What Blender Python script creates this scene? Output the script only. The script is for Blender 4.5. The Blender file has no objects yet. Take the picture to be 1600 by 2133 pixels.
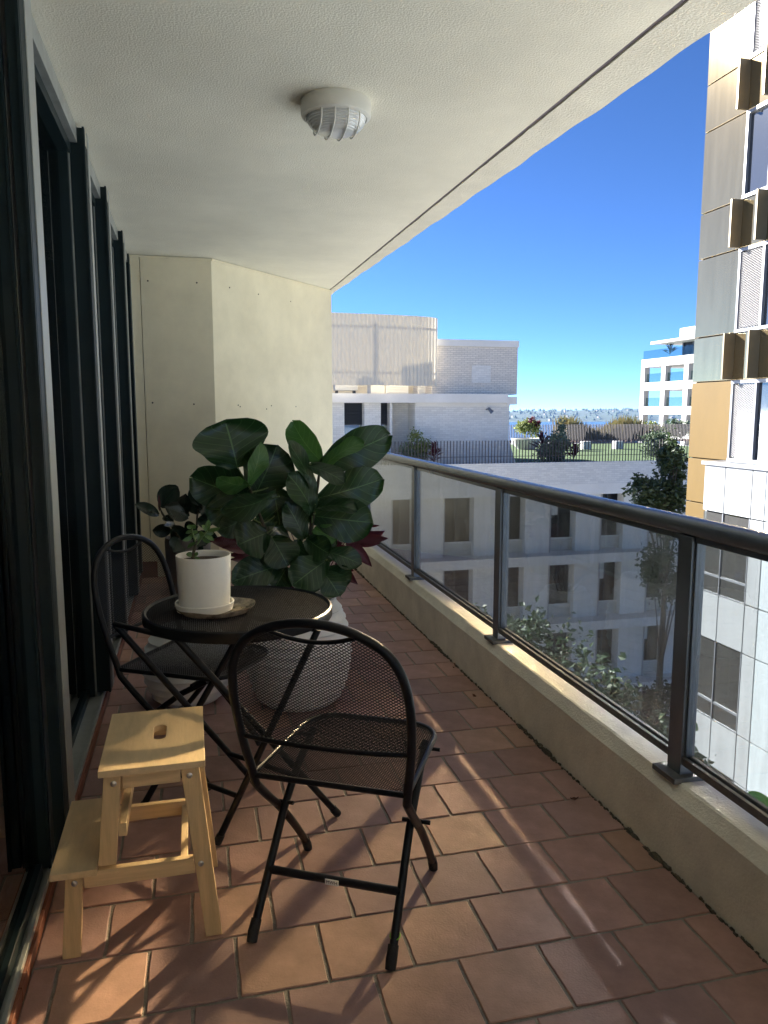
import bpy, math, random
from mathutils import Vector, Matrix, noise
random.seed(7)
R = math.radians
scene = bpy.context.scene
COL = scene.collection

# ---------------------------------------------------------------- camera
CAM_H = 1.38
cd = bpy.data.cameras.new('camera'); cam = bpy.data.objects.new('camera', cd); COL.objects.link(cam)
PITCH, YAW = R(7.52), R(14.07)
cam.location = (0, 0, CAM_H)
cam.rotation_euler = (R(90) - PITCH, 0, -YAW)
cd.sensor_fit = 'VERTICAL'; cd.sensor_height = 36.0; cd.sensor_width = 27.0
cd.lens = 36.0 * 1602 / 2133
cd.clip_start = 0.02; cd.clip_end = 12000
scene.camera = cam

# ---------------------------------------------------------------- world, sun, exposure
SUN_AZ, SUN_EL = R(-40), R(24)          # azimuth measured from +Y towards +X
w = bpy.data.worlds.new('World'); scene.world = w; w.use_nodes = True
nt = w.node_tree
sky = nt.nodes.new('ShaderNodeTexSky'); sky.sky_type = 'NISHITA'; sky.sun_disc = False
sky.sun_elevation = SUN_EL; sky.sun_rotation = SUN_AZ
sky.altitude = 30; sky.air_density = 0.40; sky.dust_density = 0.0; sky.ozone_density = 8.0
nt.links.new(sky.outputs[0], nt.nodes['Background'].inputs[0])
nt.nodes['Background'].inputs[1].default_value = 0.05
ld = bpy.data.lights.new('sun', 'SUN'); sun = bpy.data.objects.new('sun', ld); COL.objects.link(sun)
ld.energy = 5.0; ld.angle = R(0.6); ld.color = (1.0, 0.97, 0.93)
sd = Vector((math.sin(SUN_AZ) * math.cos(SUN_EL), math.cos(SUN_AZ) * math.cos(SUN_EL), math.sin(SUN_EL)))
sun.rotation_euler = sd.to_track_quat('Z', 'Y').to_euler()
vs = scene.view_settings
vs.view_transform = 'Standard'; vs.look = 'None'; vs.gamma = 1.0; vs.use_curve_mapping = False
vs.exposure = 2.6
scene.render.engine = 'CYCLES'
scene.cycles.use_denoising = True
scene.cycles.max_bounces = 10; scene.cycles.diffuse_bounces = 5; scene.cycles.glossy_bounces = 4
scene.cycles.transparent_max_bounces = 16; scene.cycles.transmission_bounces = 4
scene.cycles.caustics_reflective = True; scene.cycles.blur_glossy = 0.0; scene.cycles.use_guiding = True; scene.cycles.caustics_refractive = False
scene.cycles.sample_clamp_indirect = 0

# ---------------------------------------------------------------- pixel helpers: a pixel of the photo seen on a real plane
_F = Vector((math.sin(YAW) * math.cos(PITCH), math.cos(YAW) * math.cos(PITCH), -math.sin(PITCH)))
_R = Vector((math.cos(YAW), -math.sin(YAW), 0)); _U = _R.cross(_F)
C0 = Vector((0, 0, CAM_H))
def ray(x, y): return _F + _R * ((x - 800) / 1602) + _U * ((1066.5 - y) / 1602)
def onx(x, y, X): d = ray(x, y); return C0 + d * (X / d.x)
def ony(x, y, Y): d = ray(x, y); return C0 + d * (Y / d.y)
def onz(x, y, Z): d = ray(x, y); return C0 + d * ((Z - CAM_H) / d.z)

# ---------------------------------------------------------------- mesh builder
class MB:
    def __init__(s): s.v = []; s.f = []; s.uv = None
    def add(s, vs, fs):
        o = len(s.v); s.v += [Vector(p) for p in vs]; s.f += [tuple(i + o for i in f) for f in fs]; return s
    def box(s, a, b):
        x0, y0, z0 = a; x1, y1, z1 = b
        if x0 > x1: x0, x1 = x1, x0
        if y0 > y1: y0, y1 = y1, y0
        if z0 > z1: z0, z1 = z1, z0
        return s.add([(x0,y0,z0),(x1,y0,z0),(x1,y1,z0),(x0,y1,z0),(x0,y0,z1),(x1,y0,z1),(x1,y1,z1),(x0,y1,z1)],
            [(0,3,2,1),(4,5,6,7),(0,1,5,4),(1,2,6,5),(2,3,7,6),(3,0,4,7)])
    def hexa(s, bot, top):
        return s.add(list(bot) + list(top), [(3,2,1,0),(4,5,6,7),(0,1,5,4),(1,2,6,5),(2,3,7,6),(3,0,4,7)])
    def beam(s, p, q, wx, wy, up=(0, 0, 1)):
        p = Vector(p); q = Vector(q); d = (q - p).normalized(); up = Vector(up)
        a = d.cross(up)
        a = a.normalized() if a.length > 1e-5 else Vector((1, 0, 0)); b = a.cross(d)
        c = [(-1,-1),(1,-1),(1,1),(-1,1)]
        return s.hexa([p + a*i*wx/2 + b*j*wy/2 for i, j in c], [q + a*i*wx/2 + b*j*wy/2 for i, j in c])
    def tube(s, pts, r, n=10, cap=True, closed=False):
        pts = [Vector(p) for p in pts]; m = len(pts)
        rs = r if isinstance(r, (list, tuple)) else [r] * m
        vs = []; prev = None
        for i, p in enumerate(pts):
            if closed: t = pts[(i+1) % m] - pts[i-1]
            else: t = pts[min(i+1, m-1)] - pts[max(i-1, 0)]
            t.normalize()
            if prev is None:
                h = Vector((0, 0, 1)) if abs(t.z) < .9 else Vector((1, 0, 0))
                a = t.cross(h).normalized()
            else:
                a = (prev - t * prev.dot(t)); a = a.normalized() if a.length > 1e-6 else t.orthogonal().normalized()
            prev = a; b = t.cross(a)
            vs += [p + (a * math.cos(2*math.pi*k/n) + b * math.sin(2*math.pi*k/n)) * rs[i] for k in range(n)]
        fs = []
        for i in range(m if closed else m - 1):
            j = (i + 1) % m
            fs += [(i*n+k, i*n+(k+1) % n, j*n+(k+1) % n, j*n+k) for k in range(n)]
        if cap and not closed:
            fs += [tuple(range(n))[::-1], tuple((m-1)*n + k for k in range(n))]
        return s.add(vs, fs)
    def lathe(s, prof, c=(0, 0, 0), n=48):
        c = Vector(c); vs = []; m = len(prof)
        for r, z in prof:
            vs += [c + Vector((r*math.cos(2*math.pi*k/n), r*math.sin(2*math.pi*k/n), z)) for k in range(n)]
        fs = []
        for i in range(m - 1):
            fs += [(i*n+k, i*n+(k+1) % n, (i+1)*n+(k+1) % n, (i+1)*n+k) for k in range(n)]
        return s.add(vs, fs)
    def disc(s, c, r, n=48):
        c = Vector(c)
        return s.add([c + Vector((r*math.cos(2*math.pi*k/n), r*math.sin(2*math.pi*k/n), 0)) for k in range(n)], [tuple(range(n))])
    def prism(s, poly, z0, z1):
        n = len(poly)
        return s.add([(x, y, z0) for x, y in poly] + [(x, y, z1) for x, y in poly],
            [tuple(range(n))[::-1], tuple(range(n, 2*n))] + [(i, (i+1) % n, n+(i+1) % n, n+i) for i in range(n)])
    def grid(s, pts, nu, nv):
        return s.add(pts, [(j*nu+i, j*nu+i+1, (j+1)*nu+i+1, (j+1)*nu+i) for j in range(nv-1) for i in range(nu-1)])
    def mesh(s, name, mat, smooth=False, bevel=0, org=None):
        me = bpy.data.meshes.new(name)
        vv = [p - org for p in s.v] if org is not None else s.v
        me.from_pydata([tuple(p) for p in vv], [], s.f); me.update()
        if s.uv:
            lay = me.uv_layers.new(name='UVMap')
            for l in me.loops: lay.data[l.index].uv = s.uv[l.vertex_index]
        me.materials.append(mat)
        if smooth:
            me.polygons.foreach_set('use_smooth', [True] * len(me.polygons))
            if smooth != 'all':
                me.set_sharp_from_angle(angle=R(40))
        return me
    def build(s, name, mat, parent=None, smooth=False, bevel=0, seg=2):
        org = parent.matrix_world_loc if False else (wl(parent) if parent else None)
        me = s.mesh(name, mat, smooth, 0, org)
        o = bpy.data.objects.new(name, me); COL.objects.link(o)
        if parent: o.parent = parent
        if bevel:
            md = o.modifiers.new('bevel', 'BEVEL'); md.width = bevel; md.segments = seg; md.limit_method = 'ANGLE'; md.angle_limit = R(40)
            if smooth is False: me.polygons.foreach_set('use_smooth', [True] * len(me.polygons)); md.harden_normals = True
        return o

def wl(o):
    p = Vector((0, 0, 0))
    while o: p = p + o.location; o = o.parent
    return p
def thing(name, label, cat, loc=(0, 0, 0), group=None):
    o = bpy.data.objects.new(name, None); COL.objects.link(o); o.location = loc; o.empty_display_size = .1
    o['label'] = label; o['category'] = cat
    if group: o['group'] = group
    return o
def tag(o, label, cat, group=None):
    o['label'] = label; o['category'] = cat
    if group: o['group'] = group
    return o
def kind(o, k): o['kind'] = k; return o
def bx(name, a, b, mat, parent=None, bevel=0): return MB().box(a, b).build(name, mat, parent, bevel=bevel)
def dup(o, parent=None, **kw):
    c = o.copy(); COL.objects.link(c); c.parent = parent
    return c

# ---------------------------------------------------------------- materials
def mat(name, col, rough=.6, metal=0, var=0, vscale=6, bump=0, bscale=60, col2=None, spec=.5, coord='Object', objvar=0, stretch=(1, 1, 1), coat=0, detail=6, trans=0):
    m = bpy.data.materials.new(name); m.use_nodes = True; t = m.node_tree; N = t.nodes; L = t.links
    b = N['Principled BSDF']; b.inputs['Roughness'].default_value = rough; b.inputs['Metallic'].default_value = metal
    b.inputs['Specular IOR Level'].default_value = spec; b.inputs['Base Color'].default_value = (*col, 1)
    if coat: b.inputs['Coat Weight'].default_value = coat; b.inputs['Coat Roughness'].default_value = .12
    tc = N.new('ShaderNodeTexCoord'); mp = N.new('ShaderNodeMapping'); mp.inputs['Scale'].default_value = stretch
    L.new(tc.outputs[coord], mp.inputs['Vector'])
    src = None
    if var or col2:
        nz = N.new('ShaderNodeTexNoise'); nz.inputs['Scale'].default_value = vscale; nz.inputs['Detail'].default_value = detail
        nz.inputs['Roughness'].default_value = .65; L.new(mp.outputs[0], nz.inputs['Vector'])
        rp = N.new('ShaderNodeValToRGB'); rp.color_ramp.elements[0].position = .3; rp.color_ramp.elements[1].position = .7
        c2 = col2 if col2 else tuple(min(1, c * (1 + var)) for c in col)
        c1 = col if col2 else tuple(c * (1 - var) for c in col)
        rp.color_ramp.elements[0].color = (*c1, 1); rp.color_ramp.elements[1].color = (*c2, 1)
        L.new(nz.outputs['Fac'], rp.inputs[0]); src = rp.outputs[0]
    if objvar:
        oi = N.new('ShaderNodeObjectInfo'); hs = N.new('ShaderNodeHueSaturation')
        mr = N.new('ShaderNodeMapRange'); mr.inputs[3].default_value = 1 - objvar; mr.inputs[4].default_value = 1 + objvar
        L.new(oi.outputs['Random'], mr.inputs[0]); L.new(mr.outputs[0], hs.inputs['Value'])
        if src: L.new(src, hs.inputs['Color'])
        else: hs.inputs['Color'].default_value = (*col, 1)
        src = hs.outputs[0]
    if src: L.new(src, b.inputs['Base Color'])
    if bump:
        n2 = N.new('ShaderNodeTexNoise'); n2.inputs['Scale'].default_value = bscale; n2.inputs['Detail'].default_value = 3
        L.new(mp.outputs[0], n2.inputs['Vector'])
        bp = N.new('ShaderNodeBump'); bp.inputs['Strength'].default_value = bump; bp.inputs['Distance'].default_value = .01
        L.new(n2.outputs['Fac'], bp.inputs['Height']); L.new(bp.outputs[0], b.inputs['Normal'])
    if trans:
        b.inputs['Transmission Weight'].default_value = 0
        tl = N.new('ShaderNodeBsdfTranslucent'); mx = N.new('ShaderNodeMixShader'); mx.inputs[0].default_value = trans
        if src: L.new(src, tl.inputs[0])
        else: tl.inputs[0].default_value = (*col, 1)
        L.new(b.outputs[0], mx.inputs[1]); L.new(tl.outputs[0], mx.inputs[2]); L.new(mx.outputs[0], N['Material Output'].inputs[0])
    return m

def glass_mat(name, tint, f0=.05, rough=.0, dirt=0, dirtcol=(.6, .6, .58), dscale=3, base_dirt=0):
    m = bpy.data.materials.new(name); m.use_nodes = True; t = m.node_tree; N = t.nodes; L = t.links
    N.remove(N['Principled BSDF']); out = N['Material Output']
    tr = N.new('ShaderNodeBsdfTransparent'); tr.inputs[0].default_value = (*tint, 1)
    gl = N.new('ShaderNodeBsdfGlossy'); gl.inputs['Roughness'].default_value = rough
    lw = N.new('ShaderNodeLayerWeight'); lw.inputs[0].default_value = .5
    pw = N.new('ShaderNodeMath'); pw.operation = 'POWER'; pw.inputs[1].default_value = 5; L.new(lw.outputs['Facing'], pw.inputs[0])
    ma = N.new('ShaderNodeMath'); ma.operation = 'MULTIPLY_ADD'; ma.inputs[1].default_value = 1 - f0; ma.inputs[2].default_value = f0; L.new(pw.outputs[0], ma.inputs[0])
    base = tr.outputs[0]
    if dirt:
        df = N.new('ShaderNodeBsdfDiffuse'); df.inputs[0].default_value = (*dirtcol, 1)
        tl = N.new('ShaderNodeBsdfTranslucent'); tl.inputs[0].default_value = (*dirtcol, 1)
        md = N.new('ShaderNodeMixShader'); L.new(df.outputs[0], md.inputs[1]); L.new(tl.outputs[0], md.inputs[2])
        tc = N.new('ShaderNodeTexCoord'); nz = N.new('ShaderNodeTexNoise'); nz.inputs['Scale'].default_value = dscale; nz.inputs['Detail'].default_value = 10; nz.inputs['Roughness'].default_value = .7
        L.new(tc.outputs['Object'], nz.inputs['Vector'])
        mp = N.new('ShaderNodeMapping'); mp.inputs['Scale'].default_value = (30, 30, 2.5); L.new(tc.outputs['Object'], mp.inputs[0])
        st = N.new('ShaderNodeTexNoise'); st.inputs['Scale'].default_value = 1.5; st.inputs['Detail'].default_value = 4; L.new(mp.outputs[0], st.inputs['Vector'])
        mul = N.new('ShaderNodeMath'); mul.operation = 'MULTIPLY'; L.new(nz.outputs['Fac'], mul.inputs[0]); L.new(st.outputs['Fac'], mul.inputs[1])
        mr = N.new('ShaderNodeMapRange'); mr.inputs[1].default_value = .18; mr.inputs[2].default_value = .42; mr.inputs[3].default_value = base_dirt; mr.inputs[4].default_value = dirt
        L.new(mul.outputs[0], mr.inputs[0])
        m1 = N.new('ShaderNodeMixShader'); L.new(mr.outputs[0], m1.inputs[0]); L.new(tr.outputs[0], m1.inputs[1]); L.new(md.outputs[0], m1.inputs[2])
        base = m1.outputs[0]
    mx = N.new('ShaderNodeMixShader'); L.new(ma.outputs[0], mx.inputs[0]); L.new(base, mx.inputs[1]); L.new(gl.outputs[0], mx.inputs[2])
    L.new(mx.outputs[0], out.inputs[0])
    return m

def brick_mat(name, col, mortar, bw=.23, bh=.076, gap=.01, rough=.8, flip='xz'):
    m = mat(name, col, rough); t = m.node_tree; N = t.nodes; L = t.links; b = N['Principled BSDF']
    tc = N.new('ShaderNodeTexCoord'); sp = N.new('ShaderNodeSeparateXYZ'); cb = N.new('ShaderNodeCombineXYZ')
    L.new(tc.outputs['Object'], sp.inputs[0])
    L.new(sp.outputs['X' if flip == 'xz' else 'Y'], cb.inputs[0]); L.new(sp.outputs['Z'], cb.inputs[1])
    br = N.new('ShaderNodeTexBrick'); br.inputs['Scale'].default_value = 1; br.inputs['Brick Width'].default_value = bw; br.inputs['Row Height'].default_value = bh
    br.inputs['Mortar Size'].default_value = gap; br.inputs['Color1'].default_value = (*col, 1); br.inputs['Color2'].default_value = (*[c * .86 for c in col], 1); br.inputs['Mortar'].default_value = (*mortar, 1)
    L.new(cb.outputs[0], br.inputs['Vector']); L.new(br.outputs['Color'], b.inputs['Base Color'])
    bp = N.new('ShaderNodeBump'); bp.invert = True; bp.inputs['Strength'].default_value = .6; bp.inputs['Distance'].default_value = .02; L.new(br.outputs['Fac'], bp.inputs['Height']); L.new(bp.outputs[0], b.inputs['Normal'])
    return m

def leaf_mat(name, col, col2, vein, rough=.32, nv=9, trans=.12, objvar=.18, under=None):
    """leaf with midrib and side veins, drawn along the blade's own UVs"""
    m = mat(name, col, rough, spec=.55); t = m.node_tree; N = t.nodes; L = t.links; b = N['Principled BSDF']
    uv = N.new('ShaderNodeUVMap'); sp = N.new('ShaderNodeSeparateXYZ'); L.new(uv.outputs[0], sp.inputs[0])
    def M(op, a, c=None, d=None):
        n = N.new('ShaderNodeMath'); n.operation = op
        for i, x in enumerate((a, c, d)):
            if x is None: continue
            if isinstance(x, (int, float)): n.inputs[i].default_value = x
            else: L.new(x, n.inputs[i])
        return n.outputs[0]
    au = M('ABSOLUTE', M('SUBTRACT', sp.outputs[0], .5))
    mid = M('LESS_THAN', au, .012)
    ph = M('FRACT', M('SUBTRACT', M('MULTIPLY', sp.outputs[1], nv), M('MULTIPLY', au, 4.0)))
    side = M('LESS_THAN', ph, .07)
    v = M('MAXIMUM', mid, M('MULTIPLY', side, .6))
    nz = N.new('ShaderNodeTexNoise'); nz.inputs['Scale'].default_value = 14; nz.inputs['Detail'].default_value = 4
    tc = N.new('ShaderNodeTexCoord'); L.new(tc.outputs['Object'], nz.inputs['Vector'])
    c1 = N.new('ShaderNodeMix'); c1.data_type = 'RGBA'; c1.inputs[6].default_value = (*col, 1); c1.inputs[7].default_value = (*col2, 1); L.new(nz.outputs['Fac'], c1.inputs[0])
    c2 = N.new('ShaderNodeMix'); c2.data_type = 'RGBA'; c2.inputs[7].default_value = (*vein, 1); L.new(c1.outputs[2], c2.inputs[6]); L.new(M('MULTIPLY', v, .75), c2.inputs[0])
    oi = N.new('ShaderNodeObjectInfo'); hs = N.new('ShaderNodeHueSaturation'); mr = N.new('ShaderNodeMapRange'); mr.inputs[3].default_value = 1 - objvar; mr.inputs[4].default_value = 1 + objvar
    L.new(oi.outputs['Random'], mr.inputs[0]); L.new(mr.outputs[0], hs.inputs['Value']); L.new(c2.outputs[2], hs.inputs['Color'])
    colout = hs.outputs[0]
    if under:
        ge = N.new('ShaderNodeNewGeometry'); c3 = N.new('ShaderNodeMix'); c3.data_type = 'RGBA'; c3.inputs[7].default_value = (*under, 1)
        L.new(ge.outputs['Backfacing'], c3.inputs[0]); L.new(colout, c3.inputs[6]); colout = c3.outputs[2]
    L.new(colout, b.inputs['Base Color'])
    bp = N.new('ShaderNodeBump'); bp.inputs['Strength'].default_value = .35; bp.inputs['Distance'].default_value = .004
    pa = N.new('ShaderNodeMath'); pa.operation = 'PINGPONG'; pa.inputs[1].default_value = .5; L.new(ph, pa.inputs[0])
    L.new(pa.outputs[0], bp.inputs['Height']); L.new(bp.outputs[0], b.inputs['Normal'])
    tl = N.new('ShaderNodeBsdfTranslucent'); mx = N.new('ShaderNodeMixShader'); mx.inputs[0].default_value = trans
    hs2 = N.new('ShaderNodeHueSaturation'); hs2.inputs['Value'].default_value = 2.2; hs2.inputs['Saturation'].default_value = 1.1; L.new(colout, hs2.inputs['Color']); L.new(hs2.outputs[0], tl.inputs[0])
    L.new(b.outputs[0], mx.inputs[1]); L.new(tl.outputs[0], mx.inputs[2]); L.new(mx.outputs[0], N['Material Output'].inputs[0])
    return m

M_ = {}
M_['tile'] = mat('terracotta', (.36, .212, .180), .62, var=.2, vscale=9, bump=.1, bscale=160, objvar=.17, spec=.35)
M_['tile2'] = mat('terracotta_orange', (.41, .248, .188), .62, var=.2, vscale=9, bump=.1, bscale=160, objvar=.1, spec=.35)
M_['tile3'] = mat('terracotta_mauve', (.335, .207, .186), .62, var=.16, vscale=9, bump=.1, bscale=160, objvar=.12, spec=.35)
M_['skirt'] = mat('terracotta_skirting', (.22, .075, .04), .6, var=.2, vscale=12, objvar=.1)
M_['grout'] = mat('grout', (.25, .22, .185), .95, var=.25, vscale=30, bump=.4, bscale=200)
M_['ceil'] = mat('ceiling_stipple', (.79, .76, .635), .9, var=.09, vscale=1.3, bump=.32, bscale=130)
M_['ceil_edge'] = mat('ceiling_edge_render', (.78, .75, .63), .9, var=.07, vscale=5, bump=.5, bscale=120)
M_['sealant'] = mat('sealant', (.16, .14, .16), .8, var=.15, vscale=20)
M_['wall'] = mat('cream_render', (.71, .655, .49), .85, var=.08, vscale=3.0, bump=.12, bscale=70)
M_['parapet'] = mat('parapet_render', (.82, .795, .71), .9, var=.13, vscale=6, bump=.22, bscale=110)
M_['holes'] = mat('dark_plug', (.05, .045, .04), .8)
M_['alu'] = mat('dark_green_aluminium', (.011, .022, .026), .42, metal=0, var=.15, vscale=3, spec=.2)
M_['alu_sill'] = mat('grey_sill_aluminium', (.34, .36, .35), .38, metal=.3, var=.2, vscale=9)
M_['alu_sheen'] = mat('pale_sheen_metal', (.42, .44, .43), .35, metal=.4)  # pale grey stands for sky glancing off the dark fins
M_['rail'] = mat('charcoal_rail_metal', (.17, .20, .245), .27, metal=.5, var=.1, vscale=8)
M_['rail_bot'] = mat('weathered_rail_metal', (.12, .125, .13), .5, metal=.3, var=.3, vscale=25)
M_['glass_rail'] = glass_mat('tinted_balustrade_glass', (.67, .69, .69), f0=.085, dirt=.15, dscale=2.2, base_dirt=.02)
M_['glass_door'] = glass_mat('door_glass', (.35, .38, .38), f0=.07)
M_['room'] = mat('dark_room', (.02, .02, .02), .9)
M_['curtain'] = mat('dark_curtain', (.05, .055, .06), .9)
M_['black'] = mat('black_powder_coat', (.008, .009, .012), .36, var=.15, vscale=40, bump=.06, bscale=400, spec=.35)
M_['rubber'] = mat('black_rubber', (.015, .015, .015), .7, bump=.2, bscale=200)
M_['rust'] = mat('rusty_black', (.035, .022, .016), .55, var=.4, vscale=40)
M_['steel'] = mat('zinc_screw', (.55, .56, .58), .3, metal=.9)
M_['sticker'] = mat('white_sticker', (.75, .75, .73), .5)
M_['ink'] = mat('black_ink', (.02, .02, .02), .6)
M_['band'] = mat('green_rubber_band', (.22, .55, .04), .5)
M_['lampbody'] = mat('lamp_white_paint', (.62, .61, .55), .45, var=.05, vscale=10)
M_['potw'] = mat('white_glazed_pot', (.88, .87, .83), .42, var=.03, vscale=6, bump=.05, bscale=40)
M_['potr'] = mat('ribbed_white_pot', (.86, .86, .85), .55, var=.04, vscale=8, bump=.05, bscale=60)
M_['potg'] = mat('grey_pot', (.12, .115, .12), .6, var=.1)
M_['soil'] = mat('potting_soil', (.022, .017, .013), .95, var=.4, vscale=60, bump=1, bscale=120)
M_['tray'] = mat('glazed_stoneware', (.07, .06, .05), .18, col2=(.42, .37, .29), vscale=26, coat=.5)
M_['stem'] = mat('woody_stem', (.045, .04, .022), .7, var=.3, vscale=40)
M_['stemg'] = mat('green_stem', (.12, .18, .06), .5)
M_['stemr'] = mat('red_stem', (.10, .02, .03), .5)
M_['fig'] = leaf_mat('fiddle_leaf', (.010, .034, .011), (.018, .052, .016), (.10, .19, .075), .34, nv=7, trans=.10, objvar=.25, under=(.06, .10, .05))
M_['figy'] = leaf_mat('young_and_lit_fiddle_leaf', (.045, .12, .03), (.07, .16, .045), (.14, .26, .09), .34, nv=7, trans=.2)
M_['ficus'] = leaf_mat('rubber_leaf', (.010, .024, .018), (.014, .032, .022), (.03, .06, .04), .25, nv=14, trans=.04, under=(.03, .05, .035))
M_['strom'] = leaf_mat('maroon_leaf', (.075, .010, .022), (.11, .02, .035), (.05, .01, .015), .35, nv=16, trans=.1, under=(.16, .03, .05))
M_['succ'] = leaf_mat('jade_leaf', (.06, .13, .04), (.09, .18, .06), (.07, .15, .05), .35, nv=2, trans=.08)
M_['strap'] = leaf_mat('strap_leaf', (.05, .22, .03), (.07, .28, .04), (.1, .33, .06), .35, nv=2, trans=.25)
M_['deadleaf'] = mat('dry_leaf', (.10, .035, .02), .8, var=.3, vscale=50)
M_['petal'] = mat('pale_petal', (.5, .42, .33), .7)
# ================================================================ balcony shell
XF0, XF1 = -.425, 1.372            # floor edges: skirting under the sill, parapet
ZC = 2.6                           # ceiling height
YB = -3.6                          # balcony goes on behind the camera

# --- floor: grout bed and single tiles
floor = kind(bx('floor', (XF0 - .5, YB, -.30), (XF1 + .0, 8.6, -.004), M_['grout']), 'structure')
PX, PY, GAP = .217, .2215, .0072
def tile_mesh(w, d, k):
    rnd = random.Random(k); t = .009; e = .0022; m = MB()
    poly = []
    cs = [(0, 0), (w, 0), (w, d), (0, d)]
    for i in range(4):
        a, b = Vector(cs[i]), Vector(cs[(i + 1) % 4]); n = 6
        for j in range(n):
            p = a.lerp(b, j / n); nrm = Vector((-(b - a).y, (b - a).x)).normalized()
            p = p + nrm * (rnd.uniform(-.0006, .0016) + (.002 if j == 0 else 0)); poly.append(p)
    n = len(poly); c = Vector((w / 2, d / 2))
    inn = [c + (p - c) * (1 - e * 2 / max(w, .02)) for p in poly]
    vs = [(p.x, p.y, -t) for p in poly] + [(p.x, p.y, -e) for p in poly] + [(p.x, p.y, 0) for p in inn]
    fs = [(i, (i+1) % n, n+(i+1) % n, n+i) for i in range(n)] + [(n+i, n+(i+1) % n, 2*n+(i+1) % n, 2*n+i) for i in range(n)] + [tuple(range(2*n, 3*n))]
    return m.add(vs, fs)
tm = {}
trnd = random.Random(21)
orange = {(0, 1), (0, 2), (-1, 3), (-1, 2), (0, 6), (2, 3), (1, 6)}
for k in range(-3, 32):
    y0 = 1.69 + k * PY
    if y0 > 8.1: break
    off = .072 if k % 2 == 0 else -.0375
    for i in range(-4, 9):
        x0 = off + i * PX + GAP / 2; x1 = x0 + PX - GAP
        a, b = max(x0, XF0 + .002), min(x1, XF1 - .006)
        if b - a < .03: continue
        full = abs((b - a) - (PX - GAP)) < 1e-4
        mm = 'tile2' if ((k, i) in orange or trnd.random() < .13) else ('tile3' if trnd.random() < .35 else 'tile')
        key = (round(b - a, 3), trnd.randrange(4) if full else 0, mm)
        if key not in tm: tm[key] = tile_mesh(b - a, PY - GAP, len(tm)).mesh('tile', M_[mm])
        o = bpy.data.objects.new('tile', tm[key]); COL.objects.link(o); o.parent = floor
        o.location = (a, y0 + GAP / 2, trnd.uniform(-.0008, .0012)); o.rotation_euler = (trnd.uniform(-.003, .003), trnd.uniform(-.003, .003), trnd.uniform(-.004, .004))

# --- ceiling: stippled soffit, recessed sealant joint, outer drip strip (the joint runs slightly off square, as in the place)
def gx(y): return 1.482 - (y - 2.19) * .0087      # sealant joint
def ex(y): return 1.672 - (y - 2.15) * .031 + .004 * math.sin(y * 7) + .003 * math.sin(y * 17 + 1)
ceiling = kind(MB().prism([(-1.2, YB), (gx(YB) - .016, YB), (gx(8.5) - .009, 8.5), (-1.2, 8.5)], ZC, ZC + .25).build('ceiling', M_['ceil']), 'structure')
m = MB(); ys = [YB + i * .06 for i in range(int((8.5 - YB) / .06) + 1)]
jr = [random.uniform(-.0025, .0025) for _ in ys]
wj = lambda y: .017 - .001 * y
for i in range(len(ys) - 1):
    y0, y1 = ys[i], ys[i + 1]
    m.hexa([(gx(y0) + wj(y0)*.6 + jr[i], y0, ZC - .001), (ex(y0), y0, ZC - .012), (ex(y1), y1, ZC - .012), (gx(y1) + wj(y1)*.6 + jr[i+1], y1, ZC - .001)],
           [(gx(y0) + .01, y0, ZC + .24), (ex(y0), y0, ZC + .24), (ex(y1), y1, ZC + .24), (gx(y1) + .01, y1, ZC + .24)])
m.build('drip_strip', M_['ceil_edge'], ceiling, smooth=True)
MB().prism([(gx(YB) - .015, YB), (gx(YB) + .02, YB), (gx(8.5) + .02, 8.5), (gx(8.5) - .008, 8.5)], ZC + .005, ZC + .2).build('sealant_joint', M_['sealant'], ceiling)

# --- end wall: a frontal piece and a raking piece
EW = 6.575
P0 = Vector((-.62, EW)); P1 = Vector((.206, EW)); P2 = Vector((1.437, 7.97)); P3 = Vector((1.437, 8.4)); P4 = Vector((-.62, 8.4))
ewall = thing('end_wall', 'cream rendered concrete wall with a raking face closing the far end of the balcony', 'wall', (.3, EW, 0))
dd = (P2 - P1).normalized(); nn = Vector((dd.y, -dd.x))
m = MB(); m.prism([tuple(P1), (P2.x + .006, P2.y), (P3.x + .006, P3.y), (P1.x, P4.y)], 0, ZC - .003); m.build('raking_face', M_['wall'], ewall)
m = MB(); m.prism([(-.345, EW), (P1.x - .001, EW), (P1.x - .001, 8.4), (-.345, 8.4)], 0, ZC - .003); m.build('front_face', M_['wall'], ewall)
m = MB(); m.prism([(-.62, EW), (-.350, EW), (-.350, 8.4), (-.62, 8.4)], 0, ZC - .003); m.build('joint_strip', M_['wall'], ewall)
m = MB(); m.beam((-.62, EW - .004, ZC - .012), (P1.x, EW - .004, ZC - .012), .012, .016); m.beam((P1.x + nn.x*.004, P1.y + nn.y*.004, ZC - .012), (P2.x + nn.x*.004, P2.y + nn.y*.004, ZC - .012), .012, .016); m.build('cornice_bead', M_['wall'], ewall)
bx('skirting_tile', (-.46, EW - .012, .0), (-.30, EW, .135), M_['skirt'], ewall, bevel=.003)
def plug(p, n, r=.008):
    m = MB(); m.tube([p - n * .004, p + n * .0035], r, 8); m.build('bolt_plug', M_['holes'], ewall)
fn = Vector((0, -1, 0)); rn = Vector((nn.x, nn.y, 0))
for q in [(308, 585), (410, 589), (318, 839), (404, 842)]: plug(ony(*q, EW), fn, .007)
def onrake(x, y):
    d = ray(x, y); p = Vector((P1.x, P1.y, 0)); return C0 + d * ((p - C0).dot(rn) / d.dot(rn))
for q in [(478, 599), (538, 613), (605, 628), (496, 844), (555, 852), (565, 845), (500, 847), (616, 847)]: plug(onrake(*q), rn, .006)

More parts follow.
